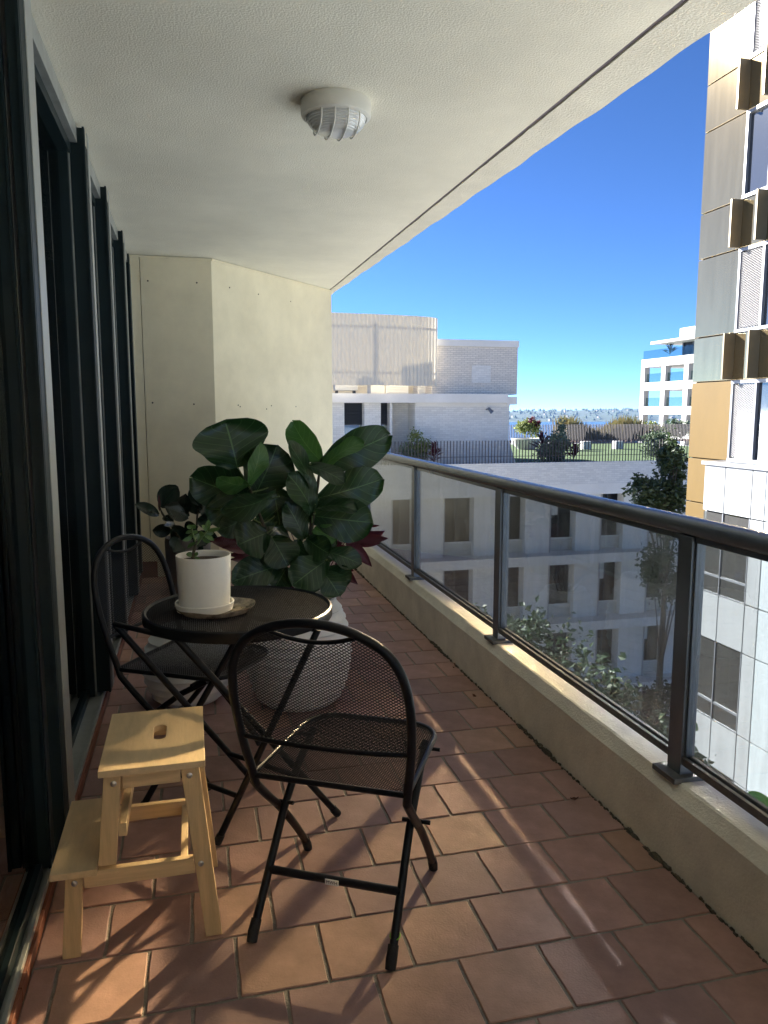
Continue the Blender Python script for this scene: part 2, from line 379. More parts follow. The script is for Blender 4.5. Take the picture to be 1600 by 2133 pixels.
# --- parapet with a worn chamfer
par = thing('parapet', 'low cream rendered parapet kerb carrying the balcony railing', 'parapet', (1.43, 3, 0))
m = MB(); ys = [YB + i * .05 for i in range(int((8.3 - YB) / .05) + 1)]; rings = []
for y in ys:
    n1 = noise.noise((y * 5, 0, 0)) * .006 + noise.noise((y * 21, 3, 0)) * .003
    n2 = noise.noise((y * 4, 7, 0)) * .004
    prof = [(1.372, -.2), (1.372, .03), (1.371 + n2, .222), (1.397 + n1, .262 + n2), (1.405 + n1, .2655), (1.497, .2625), (1.503, .255), (1.503, -1.2)]
    rings.append([(x, y, z) for x, z in prof])
K = 8
m.add([p for r_ in rings for p in r_], [(i*K+k, (i+1)*K+k, (i+1)*K+k+1, i*K+k+1) for i in range(len(ys)-1) for k in range(K-1)])
kb = m.build('kerb', M_['parapet'], par, smooth=True); kb.data.set_sharp_from_angle(angle=R(18))
m = MB(); rr = random.Random(3)        # crumbled mortar along the foot of the kerb
for i in range(700):
    y = rr.uniform(1.0, 7.5); s = rr.uniform(.002, .007) * (1.8 if noise.noise((y * 2.3, 0, 4)) > .15 else .8)
    c = Vector((1.368 - rr.uniform(0, .008), y, rr.uniform(0, .004)))
    m.hexa([c + Vector((a*s*rr.uniform(.5, 1), b*s*rr.uniform(.8, 2), -.004)) for a, b in ((-1,-1),(1,-1),(1,1),(-1,1))], [c + Vector((a*s*rr.uniform(.2, .8), b*s*rr.uniform(.5, 1.4), s*rr.uniform(.3, .9))) for a, b in ((-1,-1),(1,-1),(1,1),(-1,1))])
kind(m.build('crumbled_mortar', mat('dirty_mortar', (.09, .08, .06), .95, var=.4, vscale=40), par), 'stuff')

# --- balustrade
RX, RZ = 1.437, 1.038
bal = thing('balustrade', 'charcoal metal balcony railing with tinted glass panels on the kerb', 'railing', (RX, 3, .26))
m = MB(); pts = []
prof = [(.030*math.cos(2*math.pi*k/20), .030*math.sin(2*math.pi*k/20)) for k in range(20)]
ya, yb_ = YB, 6.42
vs = [(RX + a, y, RZ + b) for y in (ya, yb_) for a, b in prof]
m.add(vs, [(k, (k+1) % 20, 20+(k+1) % 20, 20+k) for k in range(20)] + [tuple(range(20))[::-1], tuple(range(20, 40))])
m.build('handrail', M_['rail'], bal, smooth=True)
MB().box((RX - .014, YB, RZ - .042), (RX + .014, 6.40, RZ - .026)).build('glazing_channel', M_['rail'], bal)
posts = [.53, 1.965, 3.405, 4.855, 6.30]
for y in posts:
    p = MB().box((RX - .024, y - .033, .278), (RX + .024, y + .033, RZ - .026)).build('post', M_['rail'], bal, bevel=.002)
    m = MB().box((RX - .058, y - .055, .262), (RX + .056, y + .06, .279)); m.build('base_plate', M_['rail_bot'], p, bevel=.0015)
for a, b in zip(posts[:-1], posts[1:]):
    m = MB(); m.box((RX - .02, a + .033, .312), (RX - .008, b - .033, .336)); m.box((RX + .008, a + .033, .312), (RX + .02, b - .033, .336)); m.box((RX - .008, a + .033, .312), (RX + .008, b - .033, .322)); m.build('bottom_rail', M_['rail_bot'], bal)
    MB().box((RX - .004, a + .034, .324), (RX + .004, b - .034, RZ - .03)).build('glass_pane', M_['glass_rail'], bal)
    for s in (-1, 1):
        yy = a + .037 if s < 0 else b - .037
        MB().box((RX - .012, yy - .004, .337), (RX + .012, yy + .004, RZ - .043)).build('gasket', M_['rail'], bal)
m = MB(); m.box((RX - .02, -1.2, .312), (RX + .02, .53 - .033, .336)); m.build('bottom_rail', M_['rail_bot'], bal)
MB().box((RX - .004, -1.2, .337), (RX + .004, .53 - .034, RZ - .03)).build('glass_pane', M_['glass_rail'], bal)

# --- sliding doors down the left side
GXp = -.515
door = thing('sliding_glass_door', 'dark green aluminium sliding glass doors along the left of the balcony', 'door', (-.5, 3.5, 0))
MB().box((-.60, YB, -.003), (-.434, EW - .002, .040)).build('sill', M_['alu_sill'], door, bevel=.003)
for xa, xb, za in ((-.446, -.434, .052), (-.503, -.496, .050), (-.545, -.532, .062)):
    MB().box((xa, YB, .0402), (xb, EW - .003, za)).build('sill_track', M_['alu_sill'], door, bevel=.0015)
y = YB
k = 0
while y < EW - .02:       # narrow terracotta upstand under the sill
    y2 = min(y + .30, EW - .015)
    MB().box((-.434, y + .002, -.002), (-.4245, y2 - .002, .036)).build('skirting_tile', M_['skirt'], door, bevel=.001); y = y2
MB().box((-.60, YB, ZC - .075), (-.434, EW - .002, ZC - .002)).build('head_frame', M_['alu_sill'], door, bevel=.002)
MB().box((-.52, YB, ZC - .12), (-.462, EW - .002, ZC - .0755)).build('head_track', M_['alu'], door, bevel=.002)
FINS = [2.28, 3.72, 4.63, 5.70, 6.50]
for i, y in enumerate(FINS):
    fx = (-.389, -.402, -.402, -.402, -.42)[i]; fb = -.424 if i == 0 else -.466; s0, s1 = (-.481, -.442) if i == 0 else (-.545, -.472)
    f = MB(); f.box((fb, y - .006, .062), (fx, y + .16 if i == 0 else y + .006, ZC - .012)); f.build('fin', M_['alu'], door, bevel=.0012)
    MB().box((fx - .010, y - .016, .060), (fx - .001, y - .0062, ZC - .010)).build('fin_lip', M_['alu'], door)
    MB().box((fx + .0005, y + .055, .064), (fx + .003, y + .155 if i == 0 else y + .12, ZC - .014)).build('sheen_strip', M_['alu_sheen'], door)  # strip added for the bright sheen along the fin's outer face
    if i: MB().box((fb, y + .0062, .058), (fx, y + .125, ZC - .08)).build('fin_web', M_['alu'], door)
    s = MB().box((s0, y - .035 if i else y - .004, .05), (s1, y + .045, ZC - .076)).build('stile', M_['alu'], door, bevel=.003)
    MB().box((s1 + .0002, y - .012, .05), (min(s1 + .006, fb - .001), y + .0, ZC - .09)).build('seal_strip', M_['alu_sill'] if i else M_['alu'], s)
    if i == 0: MB().box((s1 + .0065, y + .01, .05), (fb - .0002, y + .10, ZC - .09)).build('groove', M_['curtain'], s)
ed = [YB] + FINS
for i, (a, b) in enumerate(zip(ed[:-1], ed[1:])):
    gx_ = -.474 if i == 0 else GXp
    MB().box((gx_ - .004, a + .045, .062), (gx_ + .004, b - .0, ZC - .10)).build('glass_pane', M_['glass_door'], door)
    MB().box((gx_ - .02, a + .045, .045), (gx_ + .02, b - .035, .085)).build('bottom_rail', M_['alu'], door, bevel=.002)
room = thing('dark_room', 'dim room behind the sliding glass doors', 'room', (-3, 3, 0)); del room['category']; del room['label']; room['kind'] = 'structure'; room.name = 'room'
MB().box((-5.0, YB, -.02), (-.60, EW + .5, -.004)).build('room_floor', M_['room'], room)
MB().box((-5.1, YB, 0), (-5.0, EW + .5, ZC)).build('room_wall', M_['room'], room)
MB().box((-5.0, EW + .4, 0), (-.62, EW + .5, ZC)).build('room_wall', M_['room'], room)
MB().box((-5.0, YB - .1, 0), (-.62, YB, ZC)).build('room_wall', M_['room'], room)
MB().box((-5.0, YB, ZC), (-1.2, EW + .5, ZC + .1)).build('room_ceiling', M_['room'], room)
# wall behind the camera end of the balcony
tag(bx('return_wall', (-.6, YB - .2, 0), (1.5, YB - .02, ZC - .002), M_['wall']), 'cream wall closing the near end of the balcony behind the camera', 'wall')

# --- bulkhead lamp
LP = onz(700, 212, ZC); LP.z = ZC
lamp = thing('ceiling_lamp', 'round white bulkhead lamp with wire cage and ribbed glass on the ceiling', 'lamp', LP)
r0 = .140
MB().lathe([(.02, -.0005), (r0*.98, -.0005), (r0, -.006), (r0, -.052), (r0 - .003, -.060), (r0 - .016, -.0665), (r0 - .019, -.065), (r0 - .026, -.03), (.02, -.03)], LP, 64).build('housing', M_['lampbody'], lamp, smooth=True)
prof = [(r0 - .027, -.031)]
for i in range(49):
    a = i / 48 * math.pi / 2; rr_ = (r0 - .021) * math.cos(a) ** .62; zz = -.050 - .074 * math.sin(a)
    prof.append((rr_ + (.0019 if (i // 2) % 2 else -.0019) * math.cos(a), zz))
glm = mat('ribbed_lamp_glass', (.62, .63, .61), .12, spec=.8); glm.node_tree.nodes['Principled BSDF'].inputs['Transmission Weight'].default_value = .12
MB().lathe(prof, LP, 64).build('glass_dome', glm, lamp, smooth='all')
MB().lathe([(.0, -.034), (.03, -.034), (.034, -.06), (.025, -.09), (0, -.1)], LP, 20).build('bulb', mat('bulb_white', (.7, .7, .68), .5), lamp, smooth=True)
for xx in (-.075, -.026, .026, .075):
    h = math.sqrt((r0 - .014) ** 2 - xx * xx); pts = []
    for i in range(17):
        a = math.pi * i / 16; pts.append(LP + Vector((xx, -h * math.cos(a), -.062 - (.069 * (1 - (abs(xx) / .19) ** 2)) * math.sin(a) ** .62)))
    MB().tube(pts, .0032, 8).build('cage_bar', M_['lampbody'], lamp, smooth=True)

# ================================================================ stool
SY = 1.925
stool = thing('step_stool', 'pale wooden two-step stool beside the sliding door', 'stool', (-.15, 2.1, 0))
def wood(name, col, st):
    m = mat(name, col, .5, col2=tuple(c * .66 for c in col), vscale=5, stretch=st, bump=.08, bscale=40, spec=.35, detail=8); return m
W1 = wood('birch_across', (.78, .585, .345), (3, .6, 3)); W2 = wood('birch_upright', (.76, .55, .30), (9, 9, .7)); W3 = wood('birch_rail', (.77, .565, .32), (.7, 9, 9))
YN, YFr = 1.927, 2.262       # outer faces of the two side frames
zt = .500; zs = .245
def frame(y0, y1):
    m = MB().hexa([(-.002, y0, 0), (.040, y0, 0), (.040, y1, 0), (-.002, y1, 0)], [(-.052, y0, zt - .0185), (-.006, y0, zt - .0185), (-.006, y1, zt - .0185), (-.052, y1, zt - .0185)]); m.build('leg', W2, stool, bevel=.002)
    m = MB().hexa([(-.357, y0, 0), (-.313, y0, 0), (-.313, y1, 0), (-.357, y1, 0)], [(-.339, y0, zs - .0185), (-.297, y0, zs - .0185), (-.297, y1, zs - .0185), (-.339, y1, zs - .0185)]); m.build('leg', W2, stool, bevel=.002)
    m = MB().hexa([(-.260, y0, zs - .0185 + .012), (-.217, y0, zs - .0185 + .012), (-.217, y1, zs - .0185 + .012), (-.260, y1, zs - .0185 + .012)], [(-.237, y0, zt - .0185), (-.195, y0, zt - .0185), (-.195, y1, zt - .0185), (-.237, y1, zt - .0185)]); m.build('upright', W2, stool, bevel=.002)
    i0, i1 = (y0 + .003, y1 + .0) if y0 < 2.1 else (y0, y1 - .003)
    MB().box((-.194, i0, zt - .062), (-.0525, i1, zt - .0186)).build('top_rail', W3, stool, bevel=.0015)
    MB().hexa([(-.296, i0, zs - .062), (-.0235, i0, zs - .062), (-.0235, i1, zs - .062), (-.296, i1, zs - .062)], [(-.298, i0, zs - .0186), (-.028, i0, zs - .0186), (-.028, i1, zs - .0186), (-.298, i1, zs - .0186)]).build('low_rail', W3, stool, bevel=.0015)
frame(YN, YN + .022); frame(YFr - .022, YFr)
for z in (zs - .04,): MB().box((-.21, YN + .0225, .30), (-.19, YFr - .0225, .335)).build('cross_rail', W1, stool, bevel=.0015)
MB().box((-.06, YN + .0225, zs - .06), (-.042, YFr - .0225, zs - .03)).build('cross_rail', W1, stool, bevel=.0015)
# top step with slotted hand hole
def slot(cx_, cy_, w_, h_, n=8):
    pts = []
    for k in range(2 * n + 2):
        if k <= n: a = math.pi * k / n; pts.append((cx_ + w_/2*math.cos(a), cy_ + (h_/2 - w_/2) + w_/2*math.sin(a)))
        else: a = math.pi * (k - n - 1) / n; pts.append((cx_ - w_/2*math.cos(a), cy_ - (h_/2 - w_/2) - w_/2*math.sin(a)))
    return pts
x0, x1, y0, y1 = -.248, .010, 1.906, 2.283
hole = slot(-.108, 2.118, .034, .098)
import bmesh
def plate_with_hole(outer, hole, z0, z1):
    bm = bmesh.new(); 
    def loop(pts, z): return [bm.verts.new((p[0], p[1], z)) for p in pts]
    res = []
    for z in (z0, z1):
        o = loop(outer, z); h = loop(hole, z)
        es = [bm.edges.new((o[i], o[(i+1) % len(o)])) for i in range(len(o))] + [bm.edges.new((h[i], h[(i+1) % len(h)])) for i in range(len(h))]
        bmesh.ops.triangle_fill(bm, use_beauty=True, use_dissolve=False, edges=es); res.append((o, h))
    for L0, L1 in ((res[0][0], res[1][0]), (res[0][1], res[1][1])):
        n = len(L0)
        for i in range(n): bm.faces.new((L0[i], L0[(i+1) % n], L1[(i+1) % n], L1[i]))
    bmesh.ops.recalc_face_normals(bm, faces=bm.faces)
    mb = MB(); bm.verts.index_update(); mb.add([v.co.copy() for v in bm.verts], [tuple(v.index for v in f.verts) for f in bm.faces]); bm.free(); return mb
plate_with_hole([(x0, y0), (x1, y0), (x1, y1), (x0, y1)], hole, zt - .018, zt).build('top_step', W1, stool, bevel=.002)
MB().box((-.372, 1.906, zs - .018), (-.262, 2.283, zs)).build('low_step', W1, stool, bevel=.002)
def screw(p):
    m = MB(); m.tube([p + Vector((0, .001, 0)), p + Vector((0, -.003, 0)), p + Vector((0, -.0045, 0))], [.0075, .0072, .004], 14); s = m.build('screw', M_['steel'], stool, smooth=True)
for x_, z_ in ((-.030, zt - .045), (-.214, zt - .045), (-.009, zs - .035), (-.318, zs - .042)): screw(Vector((x_, YN, z_)))

# ================================================================ wire-mesh helper
def lattice(mb, fmap, inside, u0, u1, v0, v1, cw, ch, sw, maxseg=.03, n=4):
    """two families of straight strands crossing as diamonds on the surface fmap(u,v) -> point"""
    L_ = math.hypot(cw, ch); du, dv = cw / L_, ch / L_; step = .004
    for sg in (1, -1):
        # lines: v = sg*(ch/cw)*u + c
        slope = sg * ch / cw
        cmin = min(v0 - slope*u0, v0 - slope*u1); cmax = max(v1 - slope*u0, v1 - slope*u1)
        c = cmin
        while c < cmax:
            run = []
            s = 0; tot = (u1 - u0) / du
            def flush():
                if len(run) < 2: return
                k = max(1, int(maxseg / step)); idx = list(range(0, len(run), k))
                if idx[-1] != len(run) - 1: idx.append(len(run) - 1)
                P = [fmap(*run[i]) for i in idx]
                mb.tube(P, sw, n, cap=False)
            while s <= tot:
                u = u0 + s * du; v = slope * u + c
                if inside(u, v): run.append((u, v))
                else: flush(); run = []
                s += step
            flush()
            c += ch
    return mb
# ================================================================ chairs
def smooth_path(pts, n=6):
    P = [Vector(p) for p in pts]; out = []
    for i in range(len(P) - 1):
        a = P[max(i-1, 0)]; b = P[i]; c = P[i+1]; d = P[min(i+2, len(P)-1)]
        for k in range(n):
            t = k / n; out.append(.5 * ((2*b) + (c-a)*t + (2*a-5*b+4*c-d)*t*t + (3*b-a-3*c+d)*t*t*t))
    out.append(P[-1]); return out
def by(z): return -.05 - .25 * z
HW = [(.40, .208), (.45, .214), (.50, .222), (.57, .229), (.65, .232), (.72, .226), (.77, .212), (.81, .188), (.84, .152), (.865, .098), (.877, .045), (.880, 0)]
def hw(z):
    for (a, wa), (b, wb) in zip(HW[:-1], HW[1:]):
        if a <= z <= b: return wa + (wb - wa) * (z - a) / (b - a)
    return .208 if z < .4 else 0
def make_chair(label, mats=('black', 'rust')):
    t = thing('folding_chair', label, 'chair', group='black mesh folding bistro chairs')
    r = .0118
    side = [(.207, -.140, .385), (.206, -.085, .33), (.205, -.025, .275), (.205, .03, .22), (.204, .095, .15), (.203, .155, .08), (.203, .195, .03)]
    arch = [(x, by(z), z) for z, x in HW]
    left = [(-x, y, z) for x, y, z in arch]
    path = [(-x, y, z) for x, y, z in reversed(side[:3])] + left + arch[::-1][1:] + side[:3]
    MB().tube(smooth_path(path, 5), r, 12).build('back_frame', M_['black'], t, smooth=True)
    for s in (-1, 1):
        MB().tube(smooth_path([(s*x, y, z) for x, y, z in side[2:]], 5), r, 12).build('front_leg', M_['rust'], t, smooth=True)
        f = MB().tube([(s*.203, .187, .042), (s*.203, .200, .020), (s*.203, .209, .0)], [.0138, .0145, .013], 14).build('foot_cap', M_['rubber'], t, smooth=True)
        MB().tube([(s*.176, .20, .405), (s*.182, .09, .345), (s*.184, -.02, .26), (s*.186, -.13, .13), (s*.188, -.215, .03)], r*.95, 12).build('rear_leg', M_['black'], t, smooth=True)
        MB().tube([(s*.1875, -.205, .045), (s*.188, -.226, .020), (s*.188, -.236, .0)], [.014, .0148, .0135], 14).build('foot_cap', M_['rubber'], t, smooth=True)
        MB().tube([(s*.160, -.008, .272), (s*.238, -.008, .272)], .006, 10).build('pivot_bolt', M_['black'], t, smooth=True)
        MB().tube([(s*.165, .165, .402), (s*.228, .165, .402)], .0055, 10).build('seat_bolt', M_['black'], t, smooth=True)
    MB().tube([(-.186, -.125, .137), (.186, -.125, .137)], .0112, 12).build('stretcher', M_['black'], t, smooth=True)
    # scooped hand bar and lower bar
    MB().tube(smooth_path([(-.112, by(.852), .852), (-.06, by(.836)+.004, .836), (0, by(.829)+.005, .829), (.06, by(.836)+.004, .836), (.112, by(.852), .852)], 6), .0055, 10).build('hand_bar', M_['black'], t, smooth=True)
    zb = .543
    MB().tube(smooth_path([(-hw(zb), by(zb), zb), (-.1, by(zb) - .012, zb - .004), (.1, by(zb) - .012, zb - .004), (hw(zb), by(zb), zb)], 6), .0068, 10).build('lower_bar', M_['black'], t, smooth=True)
    def bm_(u, v): 
        q = u / .23; return Vector((u, by(v) - .016 * (1 - q*q), v))
    def inb(u, v):
        if v < zb or abs(u) > hw(v) - .002 or v > .878: return False
        top = .829 + (u / .112) ** 2 * .023
        if abs(u) < .112 and v > top: return False
        return True
    mb = lattice(MB(), bm_, inb, -.235, .235, zb, .88, .0128, .0082, .00105)
    kind(mb.build('back_mesh', M_['black'], t), 'stuff')
    # seat
    ZS = .432; y0, y1 = -.158, .285; rc = .10
    def outline(n=8, ins=0.0):
        pts = [(-.212 + ins, y0 + ins), (.212 - ins, y0 + ins)]
        for k in range(n + 1):
            a = -math.pi/2 * 0 + (math.pi / 2) * k / n; pts.append((.205 - rc - ins + rc * math.cos(a), y1 - rc - ins + rc * math.sin(a)))
        for k in range(n + 1):
            a = math.pi / 2 + (math.pi / 2) * k / n; pts.append((-.205 + rc + ins + rc * math.cos(a), y1 - rc - ins + rc * math.sin(a)))
        return pts
    ol = outline()
    MB().tube([(x, y, ZS - .010) for x, y in ol], .0082, 10, closed=True).build('seat_rim', M_['black'], t, smooth=True)
    o2 = outline(8, .006)
    def ins(u, v):
        if not (y0 + .004 < v < y1 - .004): return False
        wx = .209 - (.007) * (v - y0) / (y1 - y0)
        if v > y1 - rc:
            dv = v - (y1 - rc); wx = .205 - rc + math.sqrt(max(0, rc*rc - dv*dv))
        return abs(u) < wx
    def sm(u, v):
        q = max(0, 1 - (u / .2) ** 2) * max(0, 1 - ((v - .06) / .22) ** 2); return Vector((u, v, ZS - .006 - .010 * q))
    mb = lattice(MB(), sm, ins, -.212, .212, y0, y1, .0128, .0082, .00105)
    kind(mb.build('seat_mesh', M_['black'], t), 'stuff')
    return t
def text_part(txt, size, mtx, m, parent):
    cu = bpy.data.curves.new('lettering', 'FONT'); cu.body = txt; cu.size = size; cu.align_x = 'CENTER'; cu.align_y = 'CENTER'; cu.extrude = .0002
    tmp = bpy.data.objects.new('lettering', cu); COL.objects.link(tmp)
    dg = bpy.context.evaluated_depsgraph_get(); me = bpy.data.meshes.new_from_object(tmp.evaluated_get(dg)); bpy.data.objects.remove(tmp)
    me.transform(mtx); me.materials.clear(); me.materials.append(m)
    o = bpy.data.objects.new('lettering', me); COL.objects.link(o); o.parent = parent; return o
chair = make_chair('black mesh folding chair in front, back turned, with a white sticker on its stretcher')
chair2 = thing('folding_chair', 'black mesh folding chair behind the round table against the sliding doors', 'chair', group='black mesh folding bistro chairs')
for ch in list(chair.children):
    c = dup(ch, chair2)
st = MB().box((-.019, -.1385, .1295), (.019, -.1360, .1455)).build('sticker', M_['sticker'], chair, bevel=.001)
text_part('MWH', .0125, Matrix.Translation((0, -.1387, .1375)) @ Matrix.Rotation(R(90), 4, 'X'), M_['ink'], st)
MB().tube([(.1878 + .0128*math.cos(a), -.1905 + .0128*math.sin(a), .060 + .004*math.sin(a)) for a in [2*math.pi*k/16 for k in range(16)]], .0016, 6, closed=True).build('green_band', M_['band'], chair, smooth=True)
def face(o, pos, f):
    o.location = pos; o.rotation_euler = (0, 0, math.atan2(f[1], f[0]) - math.pi / 2)
face(chair, (.394, 1.990, .001), (.495, .869))
face(chair2, (-.045, 3.020, .001), (.848, -.53))

# ================================================================ table
TC = Vector((.143, 2.615, 0)); TZ = .712; TR = .318
table = thing('bistro_table', 'round black mesh bistro table with crossed folding legs', 'table', TC)
MB().lathe([(TR - .014, -.003), (TR - .006, .004), (TR, .0), (TR + .001, -.028), (TR - .003, -.034), (TR - .016, -.034), (TR - .017, -.004), (TR - .014, -.003)], TC + Vector((0, 0, TZ)), 96).build('rim', M_['black'], table, smooth=True)
mb = lattice(MB(), lambda u, v: Vector((TC.x + u, TC.y + v, TZ - .003)), lambda u, v: u*u + v*v < (TR - .012) ** 2, -TR, TR, -TR, TR, .0125, .0078, .00085, maxseg=1.0)
kind(mb.build('top_mesh', M_['black'], table), 'stuff')
A1 = Vector((.451, 2.443, .006)); B1 = Vector((-.21, 2.632, .006)); uv_ = Vector((-.25, .27, 0))
A2 = A1 + uv_; B2 = B1 - uv_
tA = onz(368, 1330, TZ - .03); tB = onz(662, 1312, TZ - .03)
def leg(f, t_):
    MB().tube([f, t_], .0112, 12).build('leg', M_['black'], table, smooth=True)
    d = (f - t_).normalized(); MB().tube([f - d * .032, f - d*.006, f], [.0132, .0140, .012], 14).build('foot_cap', M_['rubber'], table, smooth=True)
leg(A1, tA); leg(A2, tA + uv_ * .8); leg(B2, tB); leg(B1, tB + uv_ * .8)
MB().tube([B1.lerp(tB + uv_*.8, .22), B2.lerp(tB, .22)], .009, 10).build('stretcher', M_['black'], table, smooth=True)
MB().tube([A1.lerp(tA, .22), A2.lerp(tA + uv_*.8, .22)], .009, 10).build('stretcher', M_['black'], table, smooth=True)
MB().tube([tA, tA + uv_*.8], .009, 10).build('top_bar', M_['black'], table, smooth=True)
MB().tube([tB, tB + uv_*.8], .009, 10).build('top_bar', M_['black'], table, smooth=True)

# ---- tray, saucer pot and jade cutting
PT = onz(449, 1274, TZ); PT.z = TZ + .0005
m = MB(); n = 64; prof = [(0, .006), (.075, .006), (.098, .009), (.113, .022), (.118, .023), (.117, .019), (.103, .003), (.07, 0), (0, 0)]
vs = []
for r_, z_ in prof:
    for k in range(n):
        a = 2*math.pi*k/n; wob = 1 + .015*math.sin(3*a+.5) + .01*math.sin(7*a)
        vs.append(PT + Vector((r_*wob*math.cos(a)*1.12, r_*wob*math.sin(a), z_ + (.002*math.sin(5*a) if r_ > .11 else 0))))
m.add(vs, [(i*n+k, i*n+(k+1) % n, (i+1)*n+(k+1) % n, (i+1)*n+k) for i in range(len(prof)-1) for k in range(n)])
tray = tag(m.build('plate', M_['tray'], None, smooth=True), 'brown and grey glazed stoneware plate under the white pot on the table', 'plate')
PP = PT + Vector((-.034, .003, .0075))
sp = thing('potted_succulent', 'small jade plant in a tall white cylinder pot on the bistro table', 'potted plant', PP)
MB().lathe([(0, 0), (.082, 0), (.091, .003), (.097, .028), (.095, .031), (.091, .029), (.087, .012), (0, .010)], PP, 64).build('saucer', M_['potw'], sp, smooth=True)
zb = .0125
MB().lathe([(0, zb), (.074, zb), (.081, zb + .004), (.0845, zb + .03), (.0875, zb + .12), (.0895, zb + .172), (.089, zb + .175), (.086, zb + .175), (.0845, zb + .171), (.083, zb + .12)], PP, 72).build('pot', M_['potw'], sp, smooth=True)
MB().lathe([(0, zb + .157), (.05, zb + .159), (.084, zb + .154)], PP, 40).build('soil', M_['soil'], sp)

# ================================================================ leaves
def leaf_mesh(base, tip, width, shape='fiddle', facing=None, curl=.1, cup=.12, wave=.03, roll=0, nu=9, nv=13, seed=0):
    """a single leaf blade as a curved grid between its base and tip"""
    base = Vector(base); tip = Vector(tip); ax = tip - base; L_ = ax.length; ax.normalize()
    if facing is None: facing = (C0 - (base + tip) / 2)
    facing = Vector(facing); nrm = (facing - ax * facing.dot(ax)); nrm.normalize()
    if roll: nrm = Matrix.Rotation(roll, 3, ax) @ nrm
    sd_ = ax.cross(nrm); rnd = random.Random(seed); ph = rnd.uniform(0, 6)
    pts = []; uv = []
    for j in range(nv):
        t = j / (nv - 1)
        if shape == 'fiddle':
            w_ = (.30 + .20*math.sin(min(1, t*1.6)*math.pi*.5)) * math.sin(math.pi * min(1, (t*.93 + .07))) ** .5 * (1 + .35 * t) * .95
            w_ *= 1 - .10 * math.exp(-((t - .38) / .12) ** 2)
            if t > .93: w_ *= 1 - (t - .93) / .07 * .35
        elif shape == 'ellipse': w_ = .5 * math.sin(math.pi * (t * .97 + .015)) ** .65
        elif shape == 'lance': w_ = .5 * math.sin(math.pi * min(1, t ** .75 * .98 + .01)) ** .9
        else: w_ = .5 * math.sin(math.pi * (t * .96 + .03)) ** .55
        for i in range(nu):
            u = i / (nu - 1) * 2 - 1
            lift = -curl * L_ * (t - .5) ** 2 * 4 * .5 + cup * width * (abs(u) ** 1.6) * .5 + wave * width * math.sin(t * 9 + ph + u * 1.3) * abs(u)
            p = base + ax * (t * L_) + sd_ * (u * w_ * width) + nrm * lift
            if shape == 'fiddle' and t > .9: p -= ax * (L_ * .05 * (1 - abs(u)) * (t - .9) * 10)
            pts.append(p); uv.append((u * .5 + .5, t))
    m = MB().grid(pts, nu, nv); m.uv = uv; return m
def lf(root, base, tip, width, mname, **kw):
    return leaf_mesh(base, tip, width, **kw).build('leaf', M_[mname], root, smooth='all')
def petiole(root, a, b, r=.004, m='stemg', sag=.0, name='petiole'):
    a = Vector(a); b = Vector(b); c = (a + b) / 2 + Vector((0, 0, sag))
    MB().tube(smooth_path([a, c, b], 3), [r] * 7, 6).build(name, M_[m], root, smooth=True)

# ---- jade cutting
so = PP + Vector((-.018, -.004, zb + .158))
def z4(x, y): return (250 + .375 * x, 850 + .375 * y)
YJ = so.y
def J(x, y, dy=0): return ony(*z4(x, y), YJ + dy)
MB().tube(smooth_path([so + Vector((0, 0, -.01)), J(405, 830), J(420, 760), J(425, 735)], 4), [.006]*5 + [.005]*4 + [.004]*4, 8).build('stem', M_['stem'], sp, smooth=True)
MB().tube(smooth_path([J(420, 765), J(455, 720), J(485, 680)], 4), .0032, 8).build('stem', M_['stemg'], sp, smooth=True)
MB().tube(smooth_path([J(422, 745), J(405, 700), J(398, 665)], 4), .0032, 8).build('stem', M_['stemg'], sp, smooth=True)
jl = [(398, 670, 375, 652), (398, 668, 418, 650), (400, 690, 365, 690), (402, 695, 432, 680), (405, 715, 350, 735), (410, 718, 445, 705), (418, 750, 372, 775), (485, 682, 492, 620), (488, 680, 555, 668), (485, 685, 455, 650), (480, 690, 520, 700), (470, 705, 520, 735), (465, 705, 440, 690), (455, 720, 500, 745), (408, 815, 368, 812), (410, 820, 430, 800), (412, 825, 445, 858), (470, 858, 500, 852), (400, 700, 385, 725), (430, 740, 465, 690)]
for i, (a, b, c, d) in enumerate(jl):
    lf(sp, J(a, b, random.uniform(-.01, .01)), J(c, d, random.uniform(-.03, .03)), .017, 'succ', shape='round', curl=.15, cup=.25, wave=0, roll=random.uniform(-.7, .7), nu=5, nv=7, seed=i)

# ---- ribbed pots
def ribbed(name, label, c, r, h, nr=10, cat='plant pot', group=None, root=None):
    t = root or thing(name, label, cat, c, group)
    prof = [(0, .004), (r*.60, .004), (r*.70, 0), (r*.72, .012)]
    N = 140
    for i in range(N + 1):
        q = i / N; z = .02 + q * (h - .03)
        env = r * (.74 + .30 * math.sin(math.pi * min(1, q * .93 + .03)) ** .8 - .05*q)
        k = q * nr; fr = k - math.floor(k)
        env += .015 * (1 - fr) ** 1.5 * min(1, fr * 9) - .004
        prof.append((env, z))
    rt = prof[-1][0]
    prof += [(rt + .004, h - .006), (rt + .001, h), (rt - .014, h), (rt - .017, h - .006), (rt - .018, h * .75)]
    MB().lathe(prof, c, 80).build('pot', M_['potr'], t, smooth=True)
    MB().lathe([(0, h * .86), (rt * .6, h * .87), (rt - .016, h * .855)], c, 40).build('soil', M_['soil'], t)
    return t
PB = Vector((.470, 3.56, 0)); PBH = .50
fig = thing('fiddle_leaf_fig', 'large fiddle leaf fig in a ribbed white pot behind the bistro table', 'potted plant', PB)
ribbed('', '', PB, .245, PBH, nr=11, root=fig)
PL = Vector((-.045, 3.71, 0))
ribbed('ribbed_pot', 'ribbed white pot with bare soil beneath the chair by the sliding doors', PL, .205, .345, nr=8)

